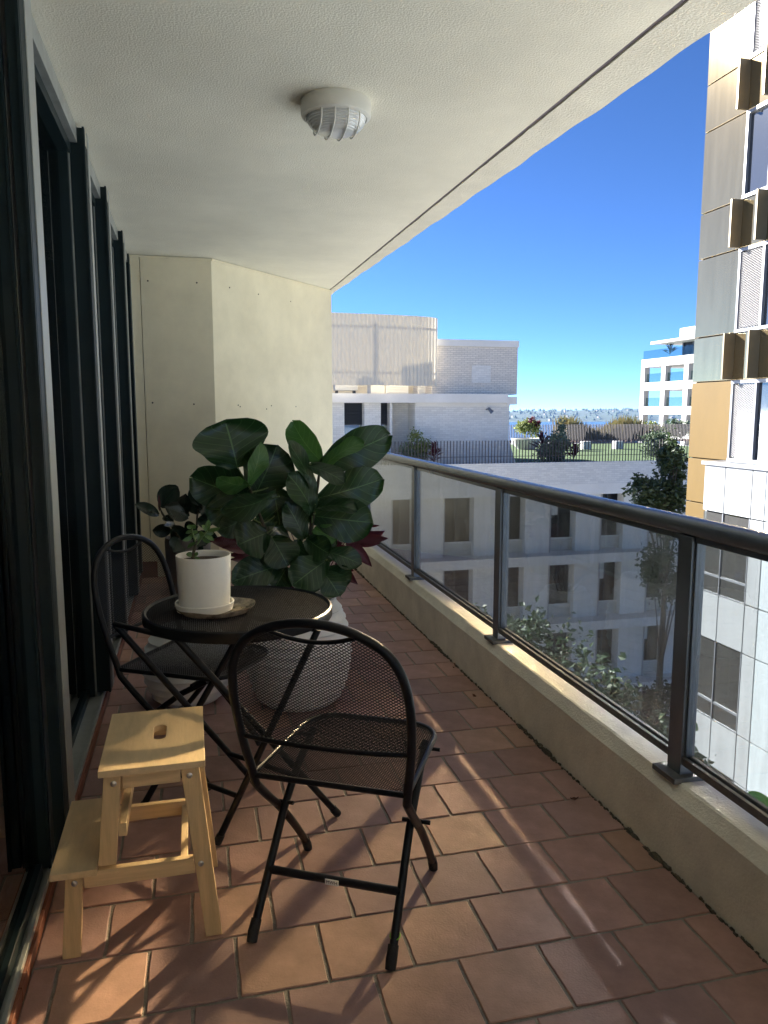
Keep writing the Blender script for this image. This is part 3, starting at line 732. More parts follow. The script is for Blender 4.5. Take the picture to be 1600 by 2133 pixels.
# ---- fiddle leaf fig: base/tip pixel in the plant's own plane at about 3.5 m, then pushed to its own depth
YFig = 3.52
def Fg(x, y, dy=0): return ony(*z4(x, y), YFig + dy)
sl = [PB + Vector((-.02, .0, PBH*.84)), Fg(850, 860, .02), Fg(815, 700, .0), Fg(745, 520, -.03), Fg(722, 440, -.02)]
MB().tube(smooth_path(sl, 5), [.010]*11 + [.0075]*6 + [.006]*4, 8).build('stem', M_['stem'], fig, smooth=True)
sr = [PB + Vector((.02, .03, PBH*.84)), Fg(1040, 800, .05), Fg(1065, 650, .06), Fg(1095, 450, .06), Fg(1115, 305, .06)]
MB().tube(smooth_path(sr, 5), [.011]*11 + [.008]*6 + [.006]*4, 8).build('stem', M_['stem'], fig, smooth=True)
# (base x, base y, tip x, tip y, width px, depth base, depth tip, roll, material, curl)
FL = [
 (655, 330, 585, 65, 350, .02, .05, .15, 'fig', .15),
 (720, 505, 385, 385, 200, -.02, -.02, -.25, 'fig', .12),
 (722, 445, 535, 400, 120, -.06, -.12, -.8, 'figy', .25),
 (722, 440, 795, 195, 105, -.06, -.10, .7, 'figy', .2),
 (745, 505, 880, 205, 250, .03, .02, .25, 'fig', .15),
 (885, 490, 565, 585, 150, -.08, -.16, -.75, 'fig', .25),
 (720, 570, 470, 560, 170, .03, .0, -.2, 'fig', .1),
 (820, 690, 652, 760, 200, -.03, -.08, .2, 'fig', .15),
 (845, 715, 935, 880, 175, -.04, -.10, -.2, 'fig', .15),
 (905, 865, 618, 965, 165, -.05, -.10, .1, 'fig', .15),
 (720, 600, 545, 690, 120, -.02, -.06, -.5, 'fig', .2),
 (850, 430, 890, 660, 210, .06, .06, .1, 'fig', .1),
 (1115, 312, 1512, 150, 215, .05, .05, .35, 'fig', .1),
 (1115, 312, 1350, 175, 130, .03, -.04, -.9, 'figy', .2),  # lit lower fold of the leaf above, its light put into the paler green
 (1112, 310, 945, 80, 150, .05, .03, -.45, 'figy', .25),
 (1098, 485, 945, 175, 110, .03, -.05, .9, 'fig', .15),
 (1050, 310, 1255, 405, 105, -.0, -.08, -.6, 'fig', .2),
 (1105, 505, 1470, 395, 200, .05, .05, .2, 'fig', .15),
 (1085, 535, 1325, 550, 105, .0, -.08, -.8, 'fig', .25),
 (1068, 600, 1410, 640, 215, .04, .0, .1, 'fig', .18),
 (1085, 585, 945, 360, 150, .0, -.06, .6, 'fig', .2),
 (1035, 735, 925, 520, 135, .02, -.04, .4, 'fig', .2),
 (1075, 670, 1205, 730, 105, .04, .0, -.1, 'figy', .2),
 (1030, 725, 1165, 815, 130, -.02, -.1, .3, 'fig', .2),
 (1145, 790, 1345, 865, 110, .0, -.06, -.3, 'fig', .2),
 (1150, 840, 955, 985, 175, -.06, -.12, .15, 'fig', .15),
 (1130, 905, 1225, 1045, 135, -.06, -.12, -.25, 'fig', .2),
 (1140, 900, 1285, 960, 120, -.02, -.05, .2, 'fig', .2),
 (985, 730, 1000, 900, 110, .0, -.02, .3, 'fig', .15),
 (700, 430, 520, 330, 110, .06, .10, .2, 'fig', .1),
 (880, 620, 960, 470, 150, .08, .10, -.2, 'fig', .1),
 (1000, 880, 1110, 1010, 140, -.02, -.08, .2, 'fig', .15),
 (930, 880, 860, 1000, 130, .02, -.02, .2, 'fig', .15),
]
frd = random.Random(77)
for k in range(10):        # inner leaves that fill the clump
    if k % 2: bx_, by_ = frd.uniform(720, 860), frd.uniform(560, 900)
    else: bx_, by_ = frd.uniform(1020, 1110), frd.uniform(600, 960)
    a_ = frd.uniform(0, 6.28); ln = frd.uniform(150, 230)
    FL.append((bx_, by_, bx_ + ln*math.cos(a_)*.95, by_ + ln*math.sin(a_)*.55 - 20, frd.uniform(130, 190), frd.uniform(.05, .22), frd.uniform(.0, .28), frd.uniform(-.6, .6), 'fig', frd.uniform(.1, .25)))
PXM = .375 * 3.5 / 1602
for i, (a, b, c, d, wd, d0, d1, rl, mn, cu) in enumerate(FL):
    p = Fg(a, b, d0); q = Fg(c, d, d1)
    lf(fig, p, q, wd * PXM * 1.12, mn, shape='fiddle', curl=cu, cup=.18, wave=.075, roll=rl, seed=i, nu=9, nv=15)
    # petiole back to the nearer stem
    best = None
    for S in (sl, sr):
        for s0, s1 in zip(S[:-1], S[1:]):
            for t_ in (.0, .33, .66, 1):
                e = s0.lerp(s1, t_)
                if e.z < p.z + .01 and (best is None or (e - p).length < best[0]): best = ((e - p).length, e)
    if best and best[0] > .008: petiole(fig, best[1], p, .0032, 'stemg', sag=-.005)

# ---- maroon plant behind the fig, in its own pot
PS = Vector((.66, 4.22, 0))
strom = thing('maroon_leaf_plant', 'maroon leaved plant growing behind the fiddle leaf fig', 'potted plant', PS)
ribbed('', '', PS, .17, .30, nr=7, root=strom)
def Sg(x, y, dy=0): return ony(*z4(x, y), 4.1 + dy)
SLs = [(655, 745, 500, 735, 62, 0), (720, 790, 570, 775, 45, 0), (745, 810, 600, 815, 40, .05), (760, 840, 660, 860, 45, 0), (730, 850, 610, 840, 34, .1), (770, 870, 640, 890, 36, 0), (900, 620, 850, 680, 36, .1), (930, 640, 925, 700, 30, .1),
 (1290, 745, 1470, 685, 70, 0), (1330, 720, 1488, 725, 52, -.05), (1320, 755, 1445, 752, 40, 0), (1255, 735, 1400, 880, 62, 0), (1200, 860, 1320, 980, 55, -.05), (1150, 745, 1240, 750, 32, .05), (1390, 655, 1440, 652, 14, 0), (1215, 730, 1345, 720, 40, 0), (1225, 870, 1300, 905, 40, 0), (1190, 760, 1300, 800, 30, .1), (880, 905, 830, 950, 30, 0), (1180, 720, 1260, 690, 34, .05), (1170, 800, 1250, 850, 34, 0)]
for i, (a, b, c, d, wd, dy) in enumerate(SLs):
    p = Sg(a, b, dy); q = Sg(c, d, dy - .05)
    lf(strom, p, q, wd * .375 * 4.1 / 1602 * 1.25, 'strom', shape='lance', curl=.15, cup=.3, wave=.02, roll=random.uniform(-.5, .5), seed=i, nu=5, nv=9)
    petiole(strom, PS + Vector((random.uniform(-.05, .05), random.uniform(-.05, .05), .25)), p, .0028, 'stemr', sag=.02, name='stem')

# ---- rubber plant at the end wall
PR = Vector((-.045, 5.95, 0))
rub = thing('rubber_plant', 'rubber plant with dark glossy leaves in a grey pot against the end wall', 'potted plant', PR)
MB().lathe([(0, .003), (.10, .003), (.12, .01), (.150, .12), (.165, .26), (.170, .40), (.165, .43), (.150, .43), (.147, .40)], PR, 48).build('pot', M_['potg'], rub, smooth=True)
MB().lathe([(0, .385), (.149, .385)], PR, 32).build('soil', M_['soil'], rub)
def Rg(x, y, dy=0): return ony(*z4(x, y), 5.85 + dy)
MB().tube(smooth_path([PR + Vector((.0, 0, .38)), Rg(330, 720), Rg(290, 660), Rg(235, 585), Rg(218, 530)], 4), [.010]*5 + [.008]*8 + [.005]*4, 8).build('stem', M_['stem'], rub, smooth=True)
MB().tube(smooth_path([PR + Vector((.02, 0, .38)), Rg(420, 700), Rg(430, 600), Rg(440, 520)], 4), .008, 8).build('stem', M_['stem'], rub, smooth=True)
lf(rub, Rg(220, 575), Rg(216, 480), 14 * .375 * 5.85 / 1602, 'strom', shape='lance', nu=5, nv=7)
RLs = [(222, 592, 90, 535, 70), (228, 552, 318, 432, 130), (385, 605, 252, 545, 105), (345, 590, 365, 480, 85), (285, 680, 182, 680, 78), (300, 650, 345, 730, 90), (240, 600, 295, 625, 50), (430, 590, 390, 480, 100), (440, 520, 485, 430, 90), (450, 590, 540, 520, 120), (300, 700, 380, 760, 95), (410, 700, 370, 800, 110), (420, 690, 480, 760, 105), (330, 720, 300, 800, 110), (430, 620, 520, 640, 80), (360, 680, 430, 660, 90), (440, 540, 400, 440, 80), (470, 700, 540, 720, 70), (390, 750, 450, 830, 90), (310, 640, 250, 650, 40), (480, 620, 560, 570, 90), (345, 760, 345, 830, 90)]
for i, (a, b, c, d, wd) in enumerate(RLs):
    p = Rg(a, b, random.uniform(-.06, .06)); q = Rg(c, d, random.uniform(-.15, .05))
    lf(rub, p, q, wd * .375 * 5.85 / 1602, 'ficus', shape='ellipse', curl=.12, cup=.2, wave=.01, roll=random.uniform(-.5, .5), seed=i, nu=7, nv=9)

# ---- stray leaves on the tiles and a strap leaf on the kerb
for i, (x, y, s, m_) in enumerate([(1197, 1668, .028, 'deadleaf'), (988, 1452, .026, 'deadleaf'), (945, 1392, .016, 'deadleaf'), (1099, 1537, .014, 'petal')]):
    p = onz(x, y, .004)
    lab = ['curled brown dry leaf on the tiles nearest the camera', 'curled brown dry leaf on the tiles beyond the front chair', 'tiny brown dry leaf at the foot of the kerb far back', 'pale fallen petal at the foot of the kerb'][i]
    a = random.uniform(0, 6); dv = Vector((math.cos(a), math.sin(a), .12)) * s
    o = leaf_mesh(p - dv * .5 + Vector((0, 0, .003)), p + dv * .5 + Vector((0, 0, .004)), s * .6, shape='ellipse', facing=(0, 0, 1), curl=-.5, cup=.5, wave=.15, nu=5, nv=7, seed=i).build('dry_leaf' if i < 3 else 'fallen_petal', M_[m_], None, smooth='all')
    tag(o, lab, 'leaf' if i < 3 else 'petal')
p = onx(1552, 1640, 1.53); q = onx(1640, 1705, 1.50)
o = leaf_mesh(p, q, .030, shape='lance', facing=(-.6, -.3, .8), curl=.2, cup=.3, nu=7, nv=13).build('strap_leaf', M_['strap'], None, smooth='all')
tag(o, 'single bright green strap leaf poking in under the bottom rail at the right edge', 'leaf')
# ================================================================ the place beyond the railing
ZG = -14.0
B_ = {}
B_['conc'] = mat('painted_concrete', (.80, .765, .69), .8, var=.08, vscale=.8, bump=.1, bscale=12)
B_['concd'] = mat('grey_concrete', (.40, .40, .40), .85, var=.1, vscale=.7)
B_['brickw'] = brick_mat('white_painted_brick', (.83, .80, .73), (.66, .63, .57), .24, .082, .007)
B_['brickc'] = brick_mat('cream_brick', (.82, .75, .64), (.55, .49, .42), .24, .076, .010)
B_['bricky'] = brick_mat('sill_brick', (.74, .70, .60), (.5, .47, .4), .24, .082, .010)
B_['screen'] = mat('pale_corrugated_screen', (.74, .69, .58), .5, trans=.2)
B_['beige'] = mat('beige_render', (.62, .55, .42), .85, var=.05)
B_['dkwin'] = mat('dark_window_glass', (.006, .007, .010), .12, spec=.2)
B_['solar'] = mat('solar_glass', (.16, .165, .17), .06, metal=.8)
B_['dkfr'] = mat('dark_louvre', (.018, .022, .030), .45)
B_['fence'] = mat('dark_brown_picket', (.055, .045, .045), .6)
B_['fence2'] = mat('timber_picket', (.24, .17, .14), .8, objvar=.2)
B_['lawn'] = mat('lawn', (.05, .09, .02), .9, var=.3, vscale=3, bump=.6, bscale=40)
B_['asph'] = mat('concrete_paving', (.40, .37, .33), .9, var=.2, vscale=1)
B_['sea'] = mat('sea_water', (.010, .045, .10), .25, bump=.15, bscale=.15, spec=.4)
B_['hill'] = mat('far_bush', (.030, .050, .030), .95, var=.35, vscale=.012)
B_['house'] = mat('far_house', (.13, .11, .10), .8)
B_['white'] = mat('white_facade', (.42, .41, .40), .7, var=.02, vscale=.5)
B_['gold'] = mat('bronze_metal_panel', (.36, .275, .15), .06, metal=.85, var=.12, vscale=2.2, objvar=.07, stretch=(3, 3, .25))
B_['goldo'] = mat('gold_metal_panel', (.105, .068, .022), .55, metal=0, spec=.12, var=.08, vscale=1.6, objvar=.04, stretch=(1, 1, .35))
B_['finm'] = mat('bronze_fin', (.17, .14, .09), .4, metal=.5, var=.05)
B_['seam'] = mat('dark_joint', (.05, .045, .04), .8)
B_['greyfr'] = mat('grey_window_frame', (.17, .18, .20), .4, metal=.3)
B_['mesh'] = mat('pressed_metal_screen', (.38, .37, .36), .4, metal=.4)
B_['bpane'] = glass_mat('office_glass', (.35, .40, .42), f0=.10)
B_['cladw'] = mat('white_clad_panel', (.27, .285, .295), .35, var=.05, vscale=1.5, objvar=.04, bump=.02, bscale=10)
B_['cladg'] = mat('grey_blue_panel', (.36, .40, .42), .35, var=.04, vscale=1.2, objvar=.04)
B_['yel'] = mat('yellow_partition', (.60, .46, .14), .8)
B_['intd'] = mat('dim_interior', (.10, .10, .10), .9)
B_['tealglass'] = glass_mat('balcony_glass', (.66, .75, .74), f0=.03)
B_['leafA'] = mat('tree_leaf', (.030, .055, .018), .5, col2=(.06, .085, .03), vscale=1.5, trans=.25)
B_['leafB'] = mat('street_tree_leaf', (.035, .070, .030), .5, col2=(.07, .11, .05), vscale=2, trans=.2)
B_['leafy'] = mat('yellow_green_shrub', (.16, .20, .05), .6, col2=(.24, .27, .08), vscale=2, trans=.25)
B_['leafg'] = mat('grey_green_shrub', (.13, .17, .11), .6, col2=(.19, .23, .15), vscale=2, trans=.2)
B_['leafd'] = mat('hedge_leaf', (.07, .11, .06), .6, col2=(.11, .15, .08), vscale=2, trans=.2)
B_['leafr'] = mat('burgundy_leaf', (.10, .015, .03), .5, trans=.25)
B_['leaft'] = mat('tan_grass', (.22, .15, .07), .7, col2=(.13, .15, .05), vscale=3, trans=.2)
B_['bark'] = mat('bark', (.09, .075, .06), .9, var=.3, vscale=6)

def A(x, y, Y): return ony(x, y, Y)
# ---- ground, sea, far shore
kind(bx('street', (-60, -80, ZG - .5), (220, 330, ZG), B_['asph']), 'structure')
kind(MB().add([(-5000, 150, -36), (7000, 150, -36), (7000, 9000, -36), (-5000, 9000, -36)], [(0, 1, 2, 3)]).build('sea', B_['sea']), 'structure')
rr = random.Random(5); m = MB(); hr = []
NX, NYh = 90, 9
def hillz(x, t): 
    return (30 + 12*noise.noise((x*.0012, 1, 0)) + 8*noise.noise((x*.004, 5, 0)) + 4*noise.noise((x*.015, 2, 0))) * math.sin(min(1, t*1.25)*math.pi/2) ** .8
for j in range(NYh):
    for i in range(NX):
        x = -600 + 4200 * i / (NX - 1); t = j / (NYh - 1); y = 2330 - .10 * (x - 900) * 0 + 60*noise.noise((x*.002, 9, 0)) + 900 * t
        hr.append((x, y, -36.5 + hillz(x, t) * 1.25))
m.grid(hr, NX, NYh); kind(m.build('far_shore', B_['hill'], None, smooth='all'), 'structure')
m = MB()
for i in range(80):       # the far suburb reads as one mass of roofs
    x = rr.uniform(300, 2600); t = rr.uniform(.02, .75) ** 1.3; y = 2330 + 60*noise.noise((x*.002, 9, 0)) + 900 * t
    z = -36.5 + hillz(x, t) * 1.25; s = rr.uniform(3, 8); h = rr.uniform(4, 8) if rr.random() < .93 else rr.uniform(14, 26)
    m.box((x, y - 6, z - 2), (x + s, y + 6, z + h))
kind(m.build('far_suburb', B_['house']), 'stuff')
m = MB()
for i in range(900):
    x = rr.uniform(200, 2700); t = rr.uniform(0, 1); y = 2330 + 60*noise.noise((x*.002, 9, 0)) + 900 * t; z = -36.5 + hillz(x, t) * 1.25; s = rr.uniform(4, 10)
    m.add([Vector((x, y, z - 2)) + Vector((s*a, s*b, s*c*1.1)) for a, b, c in ((1,0,.3),(-.5,.87,.3),(-.5,-.87,.3),(.1,.1,1.4),(.7,.5,.9),(-.6,.4,1))], [(0,1,3),(1,2,3),(2,0,4),(0,4,3),(2,4,3),(1,5,2)])
kind(m.build('far_trees', B_['hill']), 'stuff')

# ---- foliage helper: leaf-sized faces in uneven clumps
def foliage(m, c, rad, n, size, seed, clumps=26, droop=.3, hollow=.5):
    rnd = random.Random(seed); c = Vector(c); cl = []
    for i in range(clumps):
        d = Vector((rnd.gauss(0, 1), rnd.gauss(0, 1), rnd.gauss(0, 1))).normalized() * rnd.uniform(hollow, 1)
        cl.append((Vector((d.x*rad[0], d.y*rad[1], d.z*rad[2])) + c, rnd.uniform(.22, .5)))
    for i in range(n):
        q, s = cl[rnd.randrange(clumps)]
        p = q + Vector((rnd.gauss(0, .5)*rad[0]*s, rnd.gauss(0, .5)*rad[1]*s, rnd.gauss(0, .5)*rad[2]*s))
        a = Vector((rnd.gauss(0, 1), rnd.gauss(0, 1), rnd.gauss(0, .6) - droop)).normalized(); b = a.orthogonal().normalized()
        b = Matrix.Rotation(rnd.uniform(0, 6.28), 3, a) @ b; L_ = size * rnd.uniform(.6, 1.3)
        k = a.cross(b) * L_ * .12
        m.add([p, p + a*L_*.45 + b*L_*.28 + k, p + a*L_, p + a*L_*.45 - b*L_*.28 + k], [(0, 1, 2, 3)])
    return cl
def tree(name, label, base, top, crowns, leafm, size, n, seed, cat='tree', group=None):
    t = thing(name, label, cat, base, group); rnd = random.Random(seed)
    mt = MB(); pts = [Vector(base).lerp(Vector(top), k/6) + Vector((rnd.uniform(-.12, .12), rnd.uniform(-.12, .12), 0)) * (k > 0) for k in range(7)]
    mt.tube(pts, [.16, .14, .12, .10, .08, .05, .02], 8)
    mf = MB()
    for i, (c, r) in enumerate(crowns):
        cl = foliage(mf, c, r, n, size, seed * 10 + i)
        for q, s in cl[:9]:
            k = min(5, max(1, int(6 * (q.z - .8 - base[2]) / max(.1, top[2] - base[2]))))
            mt.tube([pts[k], pts[k].lerp(q, .6) + Vector((0, 0, .15)), q], [.035, .02, .006], 5)
    mt.build('trunk', B_['bark'], t, smooth=True); kind(mf.build('crown', leafm, t), 'stuff')
    return t
def shrub(name, label, base, rad, leafm, size, n, seed, cat='shrub', group=None, up=1.0):
    t = thing(name, label, cat, base, group); mf = MB(); rnd = random.Random(seed)
    foliage(mf, Vector(base) + Vector((0, 0, rad[2]*.95)), rad, n, size, seed, clumps=18, droop=-.5*up, hollow=.25)
    ms = MB()
    for k in range(4): ms.tube([Vector(base), Vector(base) + Vector((rnd.uniform(-.5, .5)*rad[0], rnd.uniform(-.5, .5)*rad[1], rad[2]))], [.02, .008], 5)
    ms.build('stem', B_['bark'], t); kind(mf.build('foliage', leafm, t), 'stuff'); return t
def spiky(name, label, base, h, leafm, n, seed, cat='shrub', group=None):
    t = thing(name, label, cat, base, group); rnd = random.Random(seed); m = MB(); b = Vector(base)
    for i in range(n):
        a = rnd.uniform(0, 6.28); e = rnd.uniform(.5, 1.4); d = Vector((math.cos(a)*math.cos(e), math.sin(a)*math.cos(e), math.sin(e))); s = d.cross(Vector((0, 0, 1))).normalized()
        o = b + Vector((0, 0, h * rnd.uniform(.15, .65))); L_ = h * rnd.uniform(.35, .6)
        m.add([o - s*.02, o + s*.02, o + d*L_*.55 + s*.05, o + d*L_ - Vector((0, 0, .1*h)), o + d*L_*.55 - s*.05], [(0, 1, 2, 3, 4)])
    kind(m.build('foliage', leafm, t), 'stuff'); MB().tube([b, b + Vector((0, 0, h*.6))], .02, 6).build('stem', B_['bark'], t); return t

# ---- brick apartment block across the end
YA = 28.0
apt = thing('brick_apartment_block', 'pale brick and concrete apartment block with roof garden beyond the railing', 'building', (12, YA, ZG))
XL, XR = 1.0, 24.5
zt_ = A(1000, 966, YA).z; zbw = A(1000, 1036, YA).z
MB().box((XL, YA, zbw), (XR, YA + .25, zt_)).build('roof_parapet', B_['brickw'], apt)
MB().box((XL, YA - .004, zbw - .002), (XR, YA + .1, zbw + .42)).build('parapet_band', B_['conc'], apt)
zl = zt_ - .10
MB().box((XL, YA + .251, zl - .3), (XR + 6, 52, zl - .06)).build('roof_slab', B_['concd'], apt)
lawn = MB().box((A(1075, 940, 32).x - .8, YA + 1.2, zl - .055), (XR + 5, 46, zl - .01)); kind(lawn.build('lawn', B_['lawn']), 'structure')
# storeys below: recessed windows between piers, brick aprons, projecting slabs
z_head = zbw; sh = 2.84
wx = [(820, 850), (927, 976), (1040, 1082), (1146, 1187), (1250, 1285), (1349, 1382), (1446, 1482), (1540, 1575)]
wX = [(A(a, 1085, YA + 1.0).x - .12, A(b, 1085, YA + 1.0).x + .12) for a, b in wx]
wX = [(wX[0][0] - 3.7, wX[0][0] - 2.9), (wX[0][0] - 1.85, wX[0][0] - 1.1)] + wX
for k in range(4):
    zh = z_head - k * sh; zsill = zh - 1.95; zfl = zh - sh + .38
    prev = XL
    for i, (a, b) in enumerate(wX):
        p = MB().box((prev, YA + .70, zfl + .001), (a, YA + 2.4, zh)).build('pier', B_['conc'], apt); prev = b
        MB().box((a - .05, YA + .66, zfl + .002), (a, YA + .699, zh - .001)).build('lit_pier_edge', B_['white'], apt)  # strip added to stand for the lit edge of the column
        MB().box((a + .001, YA + .98, zfl + .002), (b - .001, YA + 2.3, zsill)).build('brick_apron', B_['bricky'], apt)
        w_ = MB().box((a + .001, YA + 1.22, zsill + .001), (b - .001, YA + 1.26, zh - .001)).build('window', B_['dkwin'], apt)
        fr = MB(); xm = (a + b) / 2
        fr.box((xm - .025, YA + 1.17, zsill + .05), (xm + .025, YA + 1.219, zh - .05)); fr.build('mullion', B_['dkfr'], w_)
        if (i * 7 + k * 3) % 5 < 1:
            bz = zsill + (zh - zsill) * (.35 + .3 * ((i * 5 + k) % 3) / 2); MB().box((a + .08, YA + 1.18, bz), ((a + b) / 2 - .03, YA + 1.21, zh - .03)).build('blind', B_['conc'], w_)
        MB().box((a + .03, YA + 1.17, zsill + .052), (a + .07, YA + 1.215, zh - .05)).build('frame', B_['greyfr'], w_)
        MB().box((a + .002, YA + .95, zsill), (b - .002, YA + 1.04, zsill + .05)).build('sill', B_['conc'], w_)
    MB().box((prev, YA + .70, zfl + .001), (XR, YA + 2.4, zh)).build('pier', B_['conc'], apt)
    MB().box((XL - .05, YA - .05, zfl - .38), (XR, YA + 2.45, zfl)).build('floor_slab', B_['conc'], apt)
MB().box((XL, YA + 2.401, ZG), (XR, YA + 12, zbw)).build('core', B_['concd'], apt)
# penthouse
YPp = YA + 1.6
bandT, bandB = A(800, 820, YPp).z, A(800, 839, YPp).z
xb1 = A(1075, 835, YPp).x
MB().box((XL, YPp - .25, bandB), (xb1 - .45, YPp + 6, bandT)).build('roof_band', B_['conc'], apt)
MB().box((xb1 - .449, YPp - .1, bandB - .06), (xb1, YPp + 6, bandT - .1)).build('roof_band', B_['conc'], apt)
xw0, xw1 = A(865, 900, YPp).x, A(1060, 900, YPp).x
MB().box((xw0, YPp, zl - .05), (xw1, YPp + 5, bandB - .001)).build('penthouse_wall', B_['brickw'], apt)
MB().box((xw0 + .05, YPp - .03, bandB - .14), (xw1, YPp - .001, bandB - .002)).build('wall_stripe', B_['conc'], apt)
MB().hexa([(xw1, YPp, zl - .05), (xw1 + .35, YPp, zl - .05), (xw1 + .35, YPp + .4, zl - .05), (xw1, YPp + .4, zl - .05)], [(xw1, YPp, zl + .9), (xw1 + .02, YPp, zl + .9), (xw1 + .02, YPp + .4, zl + .9), (xw1, YPp + .4, zl + .9)]).build('buttress', B_['brickw'], apt)
# recessed part with shutters
for a, b in ((690, 718), (760, 794), (813, 818)):
    MB().box((A(a, 880, YPp).x - (3 if a == 690 else 0), YPp + .05, zl - .05), (A(b, 880, YPp).x, YPp + 1.1, bandB - .001)).build('pier', B_['brickw'], apt)
MB().box((A(818, 880, YPp).x + .001, YPp + 1.0, zl - .05), (xw0 - .001, YPp + 1.1, bandB - .001)).build('penthouse_wall', B_['brickw'], apt)
for a, b in ((718, 760), (794, 813)):
    xa, xb_ = A(a, 880, YPp).x + .002, A(b, 880, YPp).x - .002; zs_ = A(700, 886, YPp).z
    s_ = MB().box((xa, YPp + .5, zs_), (xb_, YPp + .54, bandB - .002)).build('shutter', B_['dkfr'], apt)
    for i in range(14):
        z = zs_ + .06 + i * (bandB - zs_ - .1) / 14
        MB().hexa([(xa + .03, YPp + .46, z), (xb_ - .03, YPp + .46, z), (xb_ - .03, YPp + .499, z + .03), (xa + .03, YPp + .499, z + .03)], [(xa + .03, YPp + .46, z + .012), (xb_ - .03, YPp + .46, z + .012), (xb_ - .03, YPp + .499, z + .042), (xa + .03, YPp + .499, z + .042)]).build('louvre_slat', B_['dkfr'], s_)
    MB().box((xa, YPp + .55, zl), (xb_, YPp + .6, zs_ - .001)).build('window', B_['bpane'], apt)
    for i in range(5): MB().box((xa, YPp + .5, zl + .1 + i*.2), (xb_, YPp + .53, zl + .13 + i*.2)).build('window_bar', B_['white'], apt)
# wall lamp
lp = A(1013, 853, YPp)
wlmp = thing('wall_lamp', 'small grey spotlight on the white penthouse wall', 'lamp', lp)
MB().tube([lp, lp + Vector((0, -.18, .02))], .03, 8).build('bracket', B_['greyfr'], wlmp)
MB().tube([lp + Vector((.0, -.2, .07)), lp + Vector((.10, -.26, -.07)), lp + Vector((.15, -.29, -.12))], [.05, .07, .09], 12).build('hood', B_['greyfr'], wlmp, smooth=True)
# upper brick plant room
xa, xb_ = A(900, 760, YPp + .5).x, A(1078, 760, YPp + .5).x; ztp = A(990, 708, YPp + .5).z; zfa = A(990, 722, YPp + .5).z
MB().box((xa, YPp + .5, bandT + .001), (xb_, YPp + 5, zfa)).build('plant_room_wall', B_['brickc'], apt)
MB().box((xa - .02, YPp + .44, zfa + .001), (xb_ + .03, YPp + 5.1, ztp)).build('fascia', B_['conc'], apt)
p0, p1 = A(982, 797, YPp + .5), A(1022, 762, YPp + .5)
MB().box((p0.x, YPp + .47, p0.z), (p1.x, YPp + .499, p1.z)).build('painted_patch', B_['brickw'], apt)
# plant equipment and a beige gable seen through the screen
MB().prism([(XL, YPp + 3.2), (A(905, 760, YPp + 3).x, YPp + 3.2), (A(905, 760, YPp + 3).x, YPp + 4), (XL, YPp + 4)], bandT, A(800, 705, YPp + 3.2).z).build('gable', B_['beige'], apt)
for i, (a, b) in enumerate(((772, 803), (806, 853), (873, 888))):
    u0, u1 = A(a, 790, YPp + .6).x, A(b, 790, YPp + .6).x; lz0, lz1 = bandT + .03, A(800, 725, YPp).z
    g = MB().box((u0, YPp + .75, lz0), (u1, YPp + .8, lz1)).build('louvre_panel', B_['conc'], apt)
    for k in range(16): MB().box((u0 + .03, YPp + .70, lz0 + .06 + k*(lz1 - lz0 - .1)/16), (u1 - .03, YPp + .749, lz0 + .10 + k*(lz1 - lz0 - .1)/16)).build('louvre_slat', B_['conc'], g)
ac0 = A(700, 812, YPp)
acu = thing('air_conditioner', 'air conditioning unit standing behind the slatted roof screen', 'air conditioner', (ac0.x + .5, YPp + .4, bandT))
MB().box((ac0.x, YPp + .2, bandT + .12), (ac0.x + .9, YPp + .6, bandT + 1.0)).build('case', B_['concd'], acu, bevel=.02)
MB().lathe([(.0, 0), (.30, 0), (.30, .03), (0, .03)], (ac0.x + .45, YPp + .4, bandT + 1.0), 24).build('fan_grille', B_['dkfr'], acu)
for s in (.05, .75): MB().box((ac0.x + s, YPp + .25, bandT), (ac0.x + s + .08, YPp + .5, bandT + .12)).build('foot', B_['dkfr'], acu)
# slatted roof screen on a curve
scr = thing('roof_screen', 'pale curved screen of upright corrugated slats on the roof', 'screen', (8, YPp, bandT))
xs0, xs1 = A(650, 730, YPp - .6).x, A(909, 730, YPp + .25).x
zst0, zsb = A(700, 652, YPp - .5).z, A(800, 803, YPp - .4).z
NB = 66
bm0 = MB().box((-.042, -.010, zsb), (.042, .010, zst0)).mesh('slat', B_['screen'])
def scp(t): return Vector((xs0 + (xs1 - xs0) * math.sin(t * math.pi/2) ** 1.0 * .985 + (xs1 - xs0) * .015 * t, YPp - .6 + .85 * (1 - math.cos(t * math.pi/2)) ** 1.3, 0))
for i in range(NB):
    t = 1 - (1 - i / (NB - 1)) ** 1.0; t = 2/math.pi * math.asin(i / (NB - 1)); p = scp(t); q = scp(min(1, t + .01)); a = math.atan2((q - p).y, (q - p).x)
    o = bpy.data.objects.new('slat', bm0); COL.objects.link(o); o.parent = scr; o.location = p - scr.location + Vector((0, 0, 0)); o.location.z = -scr.location.z; o.rotation_euler = (0, 0, a + (.42 if i % 2 else -.42))
for zz in (zst0 - .45, zsb + .5):
    MB().tube([scp(k / 30) + Vector((0, .06, zz)) for k in range(31)], .035, 6).build('rail', B_['conc'], scr)
px_ = A(770, 720, YPp - .4); MB().box((px_.x - .06, px_.y + .05, bandT), (px_.x + .06, px_.y + .17, zst0 - .2)).build('post', B_['white'], scr)

